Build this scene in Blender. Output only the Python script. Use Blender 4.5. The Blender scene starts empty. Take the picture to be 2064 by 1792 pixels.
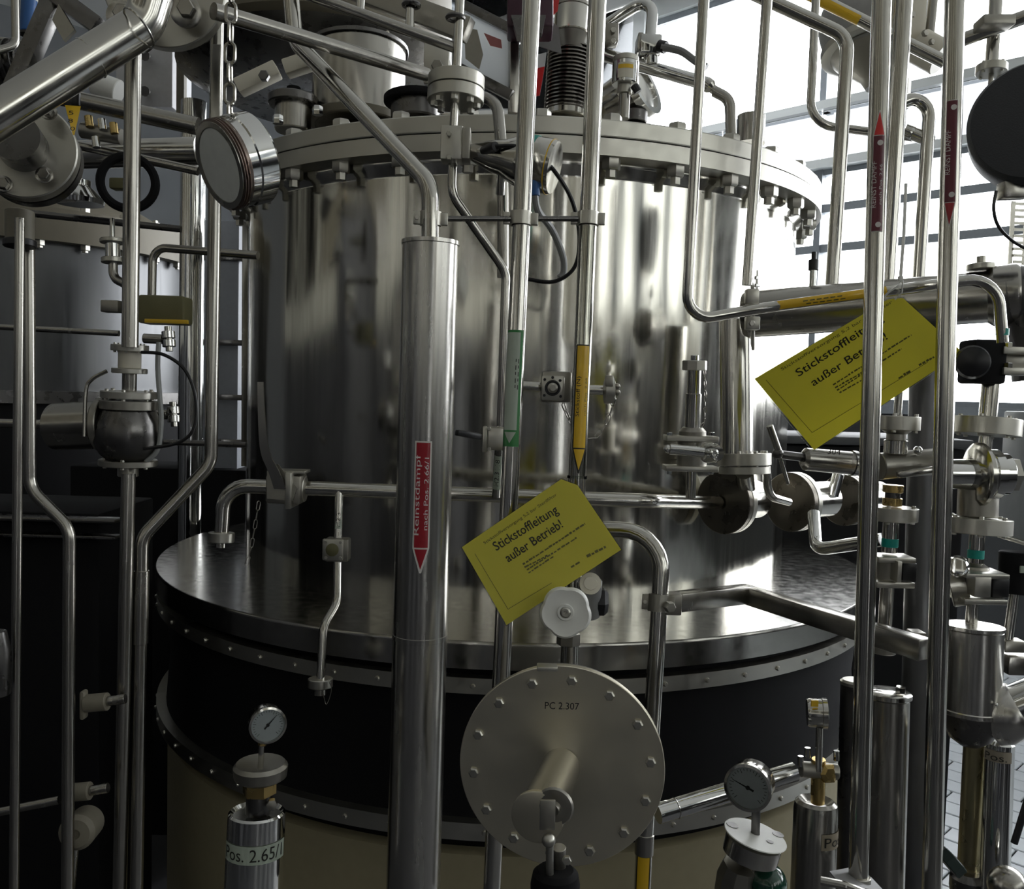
import bpy, bmesh, math, random
from mathutils import Vector as V, Matrix
random.seed(4)
S = bpy.context.scene
COL = S.collection
PI = math.pi

# ------------------------------------------------------------------ camera
F = 1812.9
PITCH, ROLL = 0.0597, 0.0272
CAM = V((0.0, -2.8, 1.75))
FW = V((0, math.cos(PITCH), -math.sin(PITCH)))
_r0 = V((1, 0, 0)); _u0 = V((0, math.sin(PITCH), math.cos(PITCH)))
RT = _r0 * math.cos(ROLL) + _u0 * math.sin(ROLL)
UP = _u0 * math.cos(ROLL) - _r0 * math.sin(ROLL)
cd = bpy.data.cameras.new('camera')
cd.sensor_fit = 'HORIZONTAL'; cd.sensor_width = 36.0; cd.lens = F * 36.0 / 2064.0
cd.clip_start = 0.02; cd.clip_end = 100
cam = bpy.data.objects.new('camera', cd); COL.objects.link(cam)
m = Matrix((RT, UP, -FW)).transposed().to_4x4(); m.translation = CAM
cam.matrix_world = m
S.camera = cam

# ------------------------------------------------------------------ world, light, exposure
SKY = 8.0
w = bpy.data.worlds.new('overcast_sky'); S.world = w; w.use_nodes = True
bg = w.node_tree.nodes['Background']
bg.inputs[0].default_value = (0.94, 0.97, 1.0, 1); bg.inputs[1].default_value = SKY
S.view_settings.view_transform = 'Standard'; S.view_settings.look = 'None'
S.view_settings.exposure = 0.25; S.view_settings.gamma = 1.0
S.view_settings.use_curve_mapping = False
S.cycles.max_bounces = 10; S.cycles.diffuse_bounces = 4; S.cycles.glossy_bounces = 7
S.cycles.transparent_max_bounces = 10
S.cycles.sample_clamp_indirect = 4.0

# room axes: e runs along the window wall, n points out through it
E1 = V((-math.sqrt(.5), math.sqrt(.5), 0)); NN = V((math.sqrt(.5), math.sqrt(.5), 0))
def RM(e, n, z): return E1 * e + NN * n + V((0, 0, z))
WN = 4.5          # window wall
WE0, WE1, WNB, CEIL = -9.0, 7.5, -5.0, 5.2

def portal(c, normal, sx, sy):
    ld = bpy.data.lights.new('window_daylight', 'AREA'); ld.shape = 'RECTANGLE'; ld.size = sx; ld.size_y = sy
    ld.energy = 1.0
    ld.cycles.is_portal = True
    o = bpy.data.objects.new('window_daylight', ld); COL.objects.link(o)
    z = -normal; x = V((0, 0, 1)).cross(z).normalized(); y = z.cross(x)
    mm = Matrix((x, y, z)).transposed().to_4x4(); mm.translation = c; o.matrix_world = mm
portal(RM(-3.0, WN + .12, 2.6), -NN, 12.0, 1.8)
portal(RM(-3.0, WN + .12, 4.5), -NN, 12.0, 1.1)
portal(RM(WE0 - .12, .7, 3.75), E1, 7.5, 2.3)
portal(RM(2.8, 3.6, CEIL + .12), V((0, 0, -1)), 1.3, 3.6)

# ------------------------------------------------------------------ helpers
def W(px, py, d):
    return CAM + FW * d + RT * ((px - 1032) / F * d) - UP * ((py - 896) / F * d)
def RAY(px, py):
    return (FW + RT * ((px - 1032) / F) - UP * ((py - 896) / F))
def PR(wpx, d): return wpx * d / F          # a width seen in the picture, at depth d, in metres
AX = V((0.013, 0, 0))
def hit(px, py, R, ax=AX):                   # where the line of sight meets an upright cylinder
    r = RAY(px, py); o = CAM - ax
    a = r.x**2 + r.y**2; b = 2*(o.x*r.x + o.y*r.y); c = o.x**2 + o.y**2 - R*R
    q = b*b - 4*a*c
    t = (-b - math.sqrt(max(q, 0))) / (2*a)
    return CAM + r * t
def hitz(px, py, z):
    r = RAY(px, py); return CAM + r * ((z - CAM.z) / r.z)
def dep(p): return (p - CAM).dot(FW)
def perp(a):
    a = a.normalized()
    x = a.cross(V((0, 0, 1)))
    if x.length < .05: x = a.cross(V((0, 1, 0)))
    x.normalize(); return x, a.cross(x)

def fillet(pts, bend, n=7):
    if not bend or len(pts) < 3: return list(pts)
    out = [pts[0]]
    for i in range(1, len(pts)-1):
        p = pts[i]; a = (pts[i-1]-p); b = (pts[i+1]-p); la, lb = a.length, b.length
        a.normalize(); b.normalize()
        ang = a.angle(b)
        bd = bend[i-1] if isinstance(bend, (list, tuple)) else bend
        t = bd / math.tan(ang/2) if ang < PI-.02 else 0
        t = min(t, la*.48, lb*.48)
        if t < 1e-5: out.append(p); continue
        r = t * math.tan(ang/2)
        c = p + (a+b).normalized() * (r / math.sin(ang/2))
        p0, p1 = p + a*t, p + b*t
        v0, v1 = p0-c, p1-c; tot = v0.angle(v1); ax = v0.cross(v1).normalized()
        for k in range(n+1):
            out.append(c + Matrix.Rotation(tot*k/n, 3, ax) @ v0)
    out.append(pts[-1]); return out

class MB:
    def __init__(s): s.bm = bmesh.new()
    def tube(s, pts, r, bend=0, seg=16, caps=True, closed=False, r1=None, flat=1.0):
        pts = fillet(pts, bend)
        q = [pts[0]]
        for p in pts[1:]:
            if (p - q[-1]).length > 1e-5: q.append(p)
        pts = q; n = len(pts); rings = []
        tan = []
        for i in range(n):
            a = pts[i-1] if (i or closed) else pts[i]; b = pts[(i+1) % n] if (i < n-1 or closed) else pts[i]
            tan.append((b-a).normalized())
        x, _ = perp(tan[0])
        for i in range(n):
            x = (x - tan[i]*x.dot(tan[i]))
            x = x.normalized() if x.length > 1e-6 else perp(tan[i])[0]
            y = tan[i].cross(x)
            rr = r if r1 is None else r + (r1-r)*i/(n-1)
            rings.append([s.bm.verts.new(pts[i] + x*(rr*math.cos(2*PI*k/seg)) + y*(rr*flat*math.sin(2*PI*k/seg))) for k in range(seg)])
        for i in range(n if closed else n-1):
            A, B = rings[i], rings[(i+1) % n]
            for k in range(seg): s.bm.faces.new((A[k], A[(k+1) % seg], B[(k+1) % seg], B[k]))
        if caps and not closed:
            s.bm.faces.new(list(reversed(rings[0]))); s.bm.faces.new(rings[-1])
        return s
    def lathe(s, o, axis, prof, seg=32, x=None, cap0=True, cap1=True):
        # prof: (radius, height along axis)
        a = axis.normalized()
        if x is None: x, y = perp(a)
        else: x = (x - a*x.dot(a)).normalized(); y = a.cross(x)
        rings = []
        for r, h in prof:
            if r < 1e-6: rings.append([s.bm.verts.new(o + a*h)])
            else: rings.append([s.bm.verts.new(o + a*h + x*(r*math.cos(2*PI*k/seg)) + y*(r*math.sin(2*PI*k/seg))) for k in range(seg)])
        for A, B in zip(rings, rings[1:]):
            for k in range(seg):
                k2 = (k+1) % seg
                if len(A) == 1 and len(B) == 1: continue
                if len(A) == 1: s.bm.faces.new((A[0], B[k2], B[k]))
                elif len(B) == 1: s.bm.faces.new((A[k], A[k2], B[0]))
                else: s.bm.faces.new((A[k], A[k2], B[k2], B[k]))
        if cap0 and len(rings[0]) > 1: s.bm.faces.new(list(reversed(rings[0])))
        if cap1 and len(rings[-1]) > 1: s.bm.faces.new(rings[-1])
        return s
    def cyl(s, p0, p1, r, seg=24, ch=None, r1=None):
        a = p1-p0; L = a.length
        r1 = r if r1 is None else r1
        if ch is None: ch = min(r*.06, L*.12)
        return s.lathe(p0, a, [(r-ch, 0), (r, ch), (r1, L-ch), (r1-ch, L)], seg)
    def ring(s, o, axis, ri, ro, h, seg=48):
        return s.lathe(o, axis, [(ri, 0), (ro, 0), (ro, h), (ri, h), (ri, 0)], seg, cap0=False, cap1=False)
    def hexa(s, o, axis, r, h, x=None):
        return s.lathe(o, axis, [(r, 0), (r, h*.85), (r*.86, h)], 6, x)
    def box(s, c, sx, sy, sz, X=V((1, 0, 0)), Y=V((0, 1, 0)), Z=V((0, 0, 1)), bev=0):
        vs = [s.bm.verts.new(c + X*(sx*.5*i) + Y*(sy*.5*j) + Z*(sz*.5*k)) for i in (-1, 1) for j in (-1, 1) for k in (-1, 1)]
        fs = [s.bm.faces.new([vs[i] for i in f]) for f in ((0, 1, 3, 2), (4, 6, 7, 5), (0, 4, 5, 1), (2, 3, 7, 6), (0, 2, 6, 4), (1, 5, 7, 3))]
        if bev:
            es = list({e for f in fs for e in f.edges})
            bmesh.ops.bevel(s.bm, geom=es, offset=bev, segments=2, affect='EDGES', profile=.5)
        return s
    def bar(s, p0, p1, w, h, up=V((0, 0, 1)), bev=.001):
        d = (p1-p0); L = d.length; d.normalize(); x = d.cross(up).normalized(); z = x.cross(d)
        return s.box((p0+p1)/2, L, w, h, d, x, z, bev)
    def sphere(s, c, r, seg=16, sc=(1, 1, 1), X=None, Y=None, Z=None):
        X = X or V((1, 0, 0)); Y = Y or V((0, 1, 0)); Z = Z or V((0, 0, 1))
        n = seg//2; rings = []
        for i in range(n+1):
            t = PI*i/n
            if i in (0, n): rings.append([s.bm.verts.new(c + Z*(r*sc[2]*math.cos(t)))])
            else: rings.append([s.bm.verts.new(c + X*(r*sc[0]*math.sin(t)*math.cos(2*PI*k/seg)) + Y*(r*sc[1]*math.sin(t)*math.sin(2*PI*k/seg)) + Z*(r*sc[2]*math.cos(t))) for k in range(seg)])
        for A, B in zip(rings, rings[1:]):
            for k in range(seg):
                k2 = (k+1) % seg
                if len(A) == 1: s.bm.faces.new((A[0], B[k], B[k2]))
                elif len(B) == 1: s.bm.faces.new((A[k], B[0], A[k2]))
                else: s.bm.faces.new((A[k], B[k], B[k2], A[k2]))
        return s
    def torus(s, c, axis, R, r, seg=32, s2=8):
        x, y = perp(axis)
        return s.tube([c + x*(R*math.cos(2*PI*k/seg)) + y*(R*math.sin(2*PI*k/seg)) for k in range(seg)], r, seg=s2, closed=True)
    def plate(s, pts, nrm, th):
        # flat polygon with thickness, front face on the side nrm points to
        n = nrm.normalized()
        A = [s.bm.verts.new(p) for p in pts]; B = [s.bm.verts.new(p - n*th) for p in pts]
        s.bm.faces.new(A); s.bm.faces.new(list(reversed(B)))
        for i in range(len(A)):
            j = (i+1) % len(A); s.bm.faces.new((A[j], A[i], B[i], B[j]))
        return s
    def tri(s, verts, faces):
        vs = [s.bm.verts.new(v) for v in verts]
        for f in faces:
            try: s.bm.faces.new([vs[i] for i in f])
            except ValueError: pass
        return s

BASE = {}
def to_mesh(mb, name, mat, base, sharp=.6):
    bm = mb.bm
    bmesh.ops.recalc_face_normals(bm, faces=bm.faces)
    for f in bm.faces: f.smooth = True
    for e in bm.edges:
        if len(e.link_faces) == 2 and e.calc_face_angle(0) > sharp: e.smooth = False
    for v in bm.verts: v.co -= base
    me = bpy.data.meshes.new(name); bm.to_mesh(me); bm.free()
    if mat: me.materials.append(mat)
    return me
def thing(name, label, cat, base, group=None):
    o = bpy.data.objects.new(name, None); COL.objects.link(o); o.empty_display_size = .05
    o.location = base; o['label'] = label; o['category'] = cat
    if group: o['group'] = group
    BASE[o.name] = V(base); return o
def part(parent, name, mb, mat, label=None):
    b = BASE[parent.name]
    o = bpy.data.objects.new(name, to_mesh(mb, name, mat, b)); COL.objects.link(o); o.parent = parent
    if label: o['label'] = label
    BASE[o.name] = b; return o
def solo(name, label, cat, mb, mat, group=None):
    bm = mb.bm; c = sum((v.co for v in bm.verts), V()) / len(bm.verts)
    o = bpy.data.objects.new(name, to_mesh(mb, name, mat, c)); COL.objects.link(o); o.location = c
    o['label'] = label; o['category'] = cat
    if group: o['group'] = group
    BASE[o.name] = c; return o
def struct(name, mb, mat, parent=None):
    if parent is not None: return part(parent, name, mb, mat)
    o = bpy.data.objects.new(name, to_mesh(mb, name, mat, V((0, 0, 0)))); COL.objects.link(o)
    o['kind'] = 'structure'; BASE[o.name] = V((0, 0, 0)); return o
def inst(me, name, parent, loc, axis=None, x=None):
    o = bpy.data.objects.new(name, me); COL.objects.link(o); o.parent = parent
    if axis is not None:
        a = axis.normalized(); xx = perp(a)[0] if x is None else (x - a*x.dot(a)).normalized()
        mm = Matrix((xx, a.cross(xx), a)).transposed().to_4x4()
    else: mm = Matrix.Identity(4)
    mm.translation = loc - BASE[parent.name]; o.matrix_local = mm
    BASE[o.name] = BASE[parent.name]; return o

# ------------------------------------------------------------------ materials
def nd(nt, t, **k):
    n = nt.nodes.new(t)
    for a, b in k.items(): setattr(n, a, b)
    return n
def new(name):
    mt = bpy.data.materials.new(name); mt.use_nodes = True
    return mt, mt.node_tree, mt.node_tree.nodes['Principled BSDF']
def metal(name, col, rough=.2, var=.08, scale=(30, 30, 30), bump=0, bscale=None, bdist=.001, tint=.12, metallic=1.0, big=0, bigscale=(3, 3, .5), bigdist=.01):
    mt, nt, b = new(name); L = nt.links
    tc = nd(nt, 'ShaderNodeTexCoord')
    mp = nd(nt, 'ShaderNodeMapping'); mp.inputs['Scale'].default_value = scale
    nz = nd(nt, 'ShaderNodeTexNoise'); nz.inputs['Scale'].default_value = 1; nz.inputs['Detail'].default_value = 5
    L.new(tc.outputs['Object'], mp.inputs[0]); L.new(mp.outputs[0], nz.inputs[0])
    mr = nd(nt, 'ShaderNodeMapRange'); mr.inputs[1].default_value = .3; mr.inputs[2].default_value = .7
    mr.inputs[3].default_value = max(rough-var, .02); mr.inputs[4].default_value = rough+var
    L.new(nz.outputs[0], mr.inputs[0]); L.new(mr.outputs[0], b.inputs['Roughness'])
    mx = nd(nt, 'ShaderNodeMix', data_type='RGBA')
    c = V(col)
    mx.inputs[6].default_value = (*(c*(1-tint)), 1); mx.inputs[7].default_value = (*(c*(1+tint)), 1)
    L.new(nz.outputs[0], mx.inputs[0]); L.new(mx.outputs[2], b.inputs['Base Color'])
    b.inputs['Metallic'].default_value = metallic
    last = None
    if bump:
        bp = nd(nt, 'ShaderNodeBump'); bp.inputs['Strength'].default_value = bump; bp.inputs['Distance'].default_value = bdist
        if bscale:
            m2 = nd(nt, 'ShaderNodeMapping'); m2.inputs['Scale'].default_value = bscale
            n2 = nd(nt, 'ShaderNodeTexNoise'); n2.inputs['Scale'].default_value = 1; n2.inputs['Detail'].default_value = 3
            L.new(tc.outputs['Object'], m2.inputs[0]); L.new(m2.outputs[0], n2.inputs[0]); L.new(n2.outputs[0], bp.inputs['Height'])
        else: L.new(nz.outputs[0], bp.inputs['Height'])
        last = bp
    if big:
        b2 = nd(nt, 'ShaderNodeBump'); b2.inputs['Strength'].default_value = big; b2.inputs['Distance'].default_value = bigdist
        m3 = nd(nt, 'ShaderNodeMapping'); m3.inputs['Scale'].default_value = bigscale
        n3 = nd(nt, 'ShaderNodeTexNoise'); n3.inputs['Scale'].default_value = 1; n3.inputs['Detail'].default_value = 1.5
        L.new(tc.outputs['Object'], m3.inputs[0]); L.new(m3.outputs[0], n3.inputs[0]); L.new(n3.outputs[0], b2.inputs['Height'])
        if last: L.new(last.outputs[0], b2.inputs['Normal'])
        last = b2
    if last: L.new(last.outputs[0], b.inputs['Normal'])
    return mt
def plain(name, col, rough=.5, metallic=0, bump=0, scale=60, spec=.5, tint=.1, coat=0, trans=0):
    mt, nt, b = new(name); L = nt.links
    tc = nd(nt, 'ShaderNodeTexCoord'); nz = nd(nt, 'ShaderNodeTexNoise'); nz.inputs['Scale'].default_value = scale; nz.inputs['Detail'].default_value = 4
    L.new(tc.outputs['Object'], nz.inputs[0])
    mx = nd(nt, 'ShaderNodeMix', data_type='RGBA'); c = V(col)
    mx.inputs[6].default_value = (*(c*(1-tint)), 1); mx.inputs[7].default_value = (*(c*(1+tint)), 1)
    L.new(nz.outputs[0], mx.inputs[0]); L.new(mx.outputs[2], b.inputs['Base Color'])
    b.inputs['Roughness'].default_value = rough; b.inputs['Metallic'].default_value = metallic
    b.inputs['Specular IOR Level'].default_value = spec
    if coat: b.inputs['Coat Weight'].default_value = coat; b.inputs['Coat Roughness'].default_value = .08
    if bump:
        bp = nd(nt, 'ShaderNodeBump'); bp.inputs['Strength'].default_value = bump; bp.inputs['Distance'].default_value = .002
        L.new(nz.outputs[0], bp.inputs['Height']); L.new(bp.outputs[0], b.inputs['Normal'])
    return mt
def glassy(name, col=(1, 1, 1), frac=.9, rough=.02):
    mt, nt, b = new(name); L = nt.links; nt.nodes.remove(b)
    out = nt.nodes['Material Output']
    t = nd(nt, 'ShaderNodeBsdfTransparent'); t.inputs[0].default_value = (*col, 1)
    g = nd(nt, 'ShaderNodeBsdfGlossy'); g.inputs['Roughness'].default_value = rough
    fr = nd(nt, 'ShaderNodeFresnel'); fr.inputs[0].default_value = 1.45
    mx = nd(nt, 'ShaderNodeMixShader'); L.new(fr.outputs[0], mx.inputs[0]); L.new(t.outputs[0], mx.inputs[1]); L.new(g.outputs[0], mx.inputs[2])
    L.new(mx.outputs[0], out.inputs[0]); return mt

SHELL = metal('brushed_shell_steel', (.60, .585, .53), .13, .04, (60, 60, 3), bump=.08, bscale=(120, 120, 6), bdist=.0006, tint=.05, big=.5, bigscale=(7, 7, .9), bigdist=.012)
PIPE = metal('polished_pipe_steel', (.56, .545, .50), .16, .06, (40, 40, 12), tint=.06)
PIPE2 = metal('dull_pipe_steel', (.40, .385, .35), .24, .04, (40, 40, 14), tint=.04)
SATIN = metal('satin_flange_steel', (.54, .525, .47), .36, .07, (40, 40, 40), tint=.06)
JACKET = metal('thin_jacket_sheet_steel', (.56, .545, .51), .24, .05, (60, 60, 4), tint=.06, big=.25, bigscale=(14, 14, 1.2), bigdist=.004)
CHROME = metal('bright_chrome', (.72, .72, .70), .08, .03, tint=.03)
CAST = metal('cast_steel', (.36, .345, .305), .40, .08, (90, 90, 90), bump=.3, bdist=.0006)
DARKM = metal('dark_oxidised_steel', (.16, .155, .15), .30, .08, tint=.2)
DISC = metal('scratched_plate_steel', (.80, .745, .60), .36, .04, (25, 25, 25), tint=.03, bump=.1, bscale=(200, 200, 200), bdist=.0003)
BRASS = metal('brass', (.55, .40, .16), .28, .08, tint=.15)
BEIGE = plain('jacket_paint_beige', (.34, .30, .19), .55, .0, scale=40, tint=.08)
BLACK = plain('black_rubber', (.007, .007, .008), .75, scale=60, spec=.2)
BLKPL = plain('black_plastic', (.012, .012, .014), .35)
CABLE = plain('black_cable_sheath', (.010, .010, .011), .4)
GREYPL = plain('grey_plastic', (.22, .22, .22), .45)
GHOSE = plain('grey_hose_plastic', (.30, .31, .30), .4)
WHITEPL = plain('white_plastic', (.80, .80, .76), .35, tint=.04)
CREAM = plain('cream_plastic_housing', (.70, .66, .55), .4, tint=.05)
YEL = plain('yellow_label_film', (.80, .50, .02), .30, coat=.4, tint=.05)
CLEAR = glassy('clear_laminate_film', (.92, .93, .90))
FILMC = glassy('milky_laminate_film', (.80, .81, .76), rough=.15)
RED = plain('red_label_film', (.33, .012, .022), .3, coat=.3, tint=.06)
DRED = plain('dark_red_label_film', (.13, .012, .03), .3, coat=.3, tint=.1)
BRED = plain('bright_red_label_film', (.70, .03, .03), .3, coat=.3)
WHITE = plain('white_label_film', (.72, .70, .66), .4, tint=.04)
GREEN = plain('green_label_film', (.03, .20, .05), .35)
PALEG = plain('pale_green_label_film', (.42, .48, .40), .4, tint=.05)
TEAL = plain('teal_tape', (.0, .30, .25), .4)
INK = plain('black_ink', (.015, .015, .012), .5)
INKS = plain('thin_grey_ink', (.12, .115, .03), .5)
INKW = plain('white_ink', (.75, .70, .68), .5)
BLUE = plain('blue_plastic', (.02, .10, .30), .4)
OLIVE = plain('olive_grey_paint', (.16, .15, .07), .5)
WALLC = plain('cream_wall_paint', (.62, .60, .52), .7, scale=4, tint=.04)
WALLW = plain('white_wall_panel_coating', (.74, .77, .77), .42, scale=3, tint=.03)
WALLG = plain('grey_wall_paint', (.24, .25, .265), .6, scale=4, tint=.05)
CEILM = plain('white_ceiling_paint', (.72, .72, .69), .8, scale=4, tint=.03)
ALU = plain('grey_window_aluminium', (.32, .35, .38), .4, .3)
LOWW = plain('dark_grey_lower_wall', (.055, .058, .062), .6)
PLATE = metal('dull_base_plate_steel', (.42, .41, .38), .20, .05, (40, 40, 40), tint=.08, bump=.1, bscale=(90, 90, 90), bdist=.0004)
DIMCR = plain('dimmed_cream_plastic', (.22, .20, .155), .5)  # cream darkened to suit the weak light low on the left
DARKSUR = plain('dark_reflection_surround', (.07, .07, .075), .4, scale=6, tint=.2)  # dark tone of added surfaces that darken the steel's reflections
GROUT = plain('dark_tile_grout', (.035, .04, .045), .8)
TILE = plain('pale_grey_clinker_tile', (.72, .76, .80), .35, scale=14, tint=.08)
PANE = glassy('window_glass')
TINT = glassy('lit_wall_glass', (.33, .318, .28))  # dimmed sky standing for a lit wall
TINT2 = glassy('dimmed_window_glass', (.56, .56, .54))  # dimmed to cut the light from behind the camera
AGED = plain('aged_brown_paint', (.13, .115, .082), .45, .2, scale=20)
DIMPANE = glassy('dimmed_reflection_glass', (.118, .113, .098))  # dimmed sky, set for a mid grey reflection
OPAL = glassy('skylit_panel_white', (.37, .375, .38))  # panels pass sky so the wall looks brightly lit
def translucent(name, col, fac=.6, gl=.08, gr=.08):
    mt, nt, b = new(name); L = nt.links; nt.nodes.remove(b)
    d = nd(nt, 'ShaderNodeBsdfDiffuse'); d.inputs[0].default_value = (*col, 1)
    t = nd(nt, 'ShaderNodeBsdfTranslucent'); t.inputs[0].default_value = (*col, 1)
    g = nd(nt, 'ShaderNodeBsdfGlossy'); g.inputs['Roughness'].default_value = gr
    m1 = nd(nt, 'ShaderNodeMixShader'); m1.inputs[0].default_value = fac; L.new(d.outputs[0], m1.inputs[1]); L.new(t.outputs[0], m1.inputs[2])
    m2 = nd(nt, 'ShaderNodeMixShader'); m2.inputs[0].default_value = gl; L.new(m1.outputs[0], m2.inputs[1]); L.new(g.outputs[0], m2.inputs[2])
    L.new(m2.outputs[0], nt.nodes['Material Output'].inputs[0]); return mt
TAGY = translucent('yellow_laminated_paper', (.93, .87, .15), .55, .03, .25)
ACRYL = translucent('translucent_white_acrylic', (.85, .87, .88))
FILMW = plain('white_sign_film', (.78, .80, .80), .25, tint=.03)

def text_tris(txt, size=1.0, bold=0):
    cu = bpy.data.curves.new('lettering', 'FONT'); cu.body = txt; cu.size = size; cu.resolution_u = 3
    cu.align_x = 'LEFT'; cu.offset = bold
    o = bpy.data.objects.new('lettering', cu); COL.objects.link(o)
    dg = bpy.context.evaluated_depsgraph_get(); dg.update()
    me = bpy.data.meshes.new_from_object(o.evaluated_get(dg))
    vs = [(v.co.x, v.co.y) for v in me.vertices]; fs = [tuple(p.vertices) for p in me.polygons]
    bpy.data.objects.remove(o); bpy.data.curves.remove(cu); bpy.data.meshes.remove(me)
    return vs, fs
def text_fit(txt, w, h=None, bold=0):
    # triangles scaled so the line is w long (u from 0 to w) and, if given, h tall
    vs, fs = text_tris(txt, 1.0, bold)
    x0 = min(v[0] for v in vs); x1 = max(v[0] for v in vs); y0 = min(v[1] for v in vs); y1 = max(v[1] for v in vs)
    sx = w / (x1-x0); sy = sx if h is None else h / (y1-y0)
    return [((v[0]-x0)*sx, (v[1]-y0)*sy) for v in vs], fs

# labels wrapped round a tube. a0, a1: ends of the tube's axis; v runs along it from a0; u is arc length from the line facing the camera
class Wrap:
    def __init__(s, a0, a1, r, turn=0):
        s.a0 = a0; s.ax = (a1-a0).normalized(); s.r = r; s.L = (a1-a0).length
        f = CAM - (a0+a1)/2; f = (f - s.ax*f.dot(s.ax)).normalized()
        s.f = Matrix.Rotation(turn, 3, s.ax) @ f
        s.s = s.ax.cross(s.f)          # side direction
    def at(s, u, v, lift):
        t = u / s.r; rr = s.r + lift
        return s.a0 + s.ax*v + s.f*(rr*math.cos(t)) + s.s*(rr*math.sin(t))
    def strip(s, mb, v0, v1, u00, u01, u10, u11, lift, n=10, nv=2):
        vs, fs = [], []
        for j in range(nv+1):
            k = j/nv; a = u00 + (u10-u00)*k; b = u01 + (u11-u01)*k; v = v0 + (v1-v0)*k
            for i in range(n+1): vs.append(s.at(a + (b-a)*i/n, v, lift))
        for j in range(nv):
            for i in range(n):
                q = j*(n+1)+i; fs.append((q, q+1, q+n+2, q+n+1))
        mb.tri(vs, fs); return mb
    def text(s, mb, txt, u0, v0, w, h, lift, along=1, bold=0):
        # text line running along the axis (along=+1 towards a1), its height across
        vs, fs = text_fit(txt, w, h, bold)
        mb.tri([s.at(u0 - along*y, v0 + along*x, lift) for x, y in vs], fs); return mb

def pipe(name, label, pts, r, mat=None, bend=.03, cat='pipe', group=None, seg=18, parts=True):
    t = thing(name, label, cat, pts[0].copy(), group)
    part(t, 'tube', MB().tube(pts, r, bend, seg), mat or PIPE)
    return t
def weld(t, p, axis, r, mat=None):
    part(t, 'weld_band', MB().lathe(p - axis.normalized()*.002, axis, [(r, 0), (r+.0006, .0008), (r+.0006, .0032), (r, .004)], 20, cap0=False, cap1=False), mat or PIPE)
def flange(t, o, axis, r, h, bolts=0, br=None, bs=.006, mat=None, name='flange', ri=0, phase=0):
    part(t, name, MB().lathe(o, axis, [(r-.0015, 0), (r, .0015), (r, h-.0015), (r-.0015, h)], 36), mat or SATIN)
    if bolts:
        a = axis.normalized(); x, y = perp(a); br = br or r*.78
        mb = MB().hexa(V((0, 0, 0)), V((0, 0, 1)), bs, bs*1.1); me = to_mesh(mb, 'bolt', SATIN, V((0, 0, 0)))
        for k in range(bolts):
            q = 2*PI*k/bolts + phase
            inst(me, 'bolt', t, o + a*h + x*(br*math.cos(q)) + y*(br*math.sin(q)), a)
def under_bolts(t, o, axis, br, n, bs, phase=0):
    a = axis.normalized(); x, y = perp(a)
    me = to_mesh(MB().hexa(V((0, 0, 0)), V((0, 0, 1)), bs, bs*1.2), 'bolt', SATIN, V((0, 0, 0)))
    for k in range(n):
        q = 2*PI*k/n + phase
        inst(me, 'bolt', t, o + x*(br*math.cos(q)) + y*(br*math.sin(q)), -a)
def chain(name, label, pts, wire, lw, ll, mat=None):
    # pts: the hanging line; links ll long, lw wide
    t = thing(name, label, 'chain', pts[0].copy())
    segs = [(pts[i+1]-pts[i]).length for i in range(len(pts)-1)]; tot = sum(segs)
    step = ll - 2*wire*1.15; n = max(2, int(tot/step))
    def at(s):
        for i, L in enumerate(segs):
            if s <= L or i == len(segs)-1: return pts[i] + (pts[i+1]-pts[i])*(s/L)
            s -= L
    for k in range(n):
        a, b = at(tot*k/n), at(tot*(k+1)/n); d = (b-a).normalized(); c = (a+b)/2
        x, y = perp(d); z = x if k % 2 else y
        q = []
        hl = ll/2 - lw/2
        for j in range(9): q.append(c + d*(hl + (lw/2-wire)*math.sin(PI*j/8)) + z*((lw/2-wire)*math.cos(PI*j/8)))
        for j in range(9): q.append(c - d*(hl + (lw/2-wire)*math.sin(PI*j/8)) - z*((lw/2-wire)*math.cos(PI*j/8)))
        part(t, 'link', MB().tube(q, wire, seg=6, closed=True), mat or PIPE2)
    return t
def curve_pts(ctrl, n=10):
    # smooth line through points (Catmull-Rom)
    P = [ctrl[0]] + list(ctrl) + [ctrl[-1]]; out = []
    for i in range(1, len(P)-2):
        a, b, c, d = P[i-1], P[i], P[i+1], P[i+2]
        for k in range(n):
            t = k/n
            out.append(.5*((2*b) + (c-a)*t + (2*a-5*b+4*c-d)*t*t + (3*b-3*c+d-a)*t**3))
    out.append(ctrl[-1]); return out
# ================================================================== the room
def rbox(e0, e1, n0, n1, z0, z1, mb=None):
    mb = mb or MB()
    return mb.box(RM((e0+e1)/2, (n0+n1)/2, (z0+z1)/2), abs(e1-e0), abs(n1-n0), abs(z1-z0), E1, NN, V((0, 0, 1)))
# floor with the tiles that show beside the machines
fl = struct('floor', rbox(WE0-.3, WE1+.3, WNB-.3, WN+.3, -.2, -.012), GROUT)
tm = rbox(-.1185, .1185, -.0570, .0570, -.012, 0); bmesh.ops.bevel(tm.bm, geom=list(tm.bm.edges), offset=.003, segments=1, affect='EDGES')
tmesh = to_mesh(tm, 'tile', TILE, V((0, 0, 0)))
cells = []
for i in range(-70, 40):
    for j in range(-45, 40):
        e = (i + (.5 if j % 2 else 0)) * .245; n = j * .122
        if not (WE0 < e < WE1 and WNB < n < WN): continue
        p = RM(e, n, 0); d = dep(p)
        if d < .5: cells.append((9e9, e, n)); continue
        q = p - CAM; px = 1032 + F*q.dot(RT)/d; py = 896 - F*q.dot(UP)/d
        # the part of the floor the photograph shows lies lower right
        off = math.hypot(max(0, 1880-px, px-2100), max(0, 1470-py, py-1850))
        cells.append((off*3 + d*20, e, n))
cells.sort()
for k, e, n in cells[:300]:
    o = inst(tmesh, 'tile', fl, RM(e, n, random.uniform(-.0008, .0008)))
mb = MB()
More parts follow.
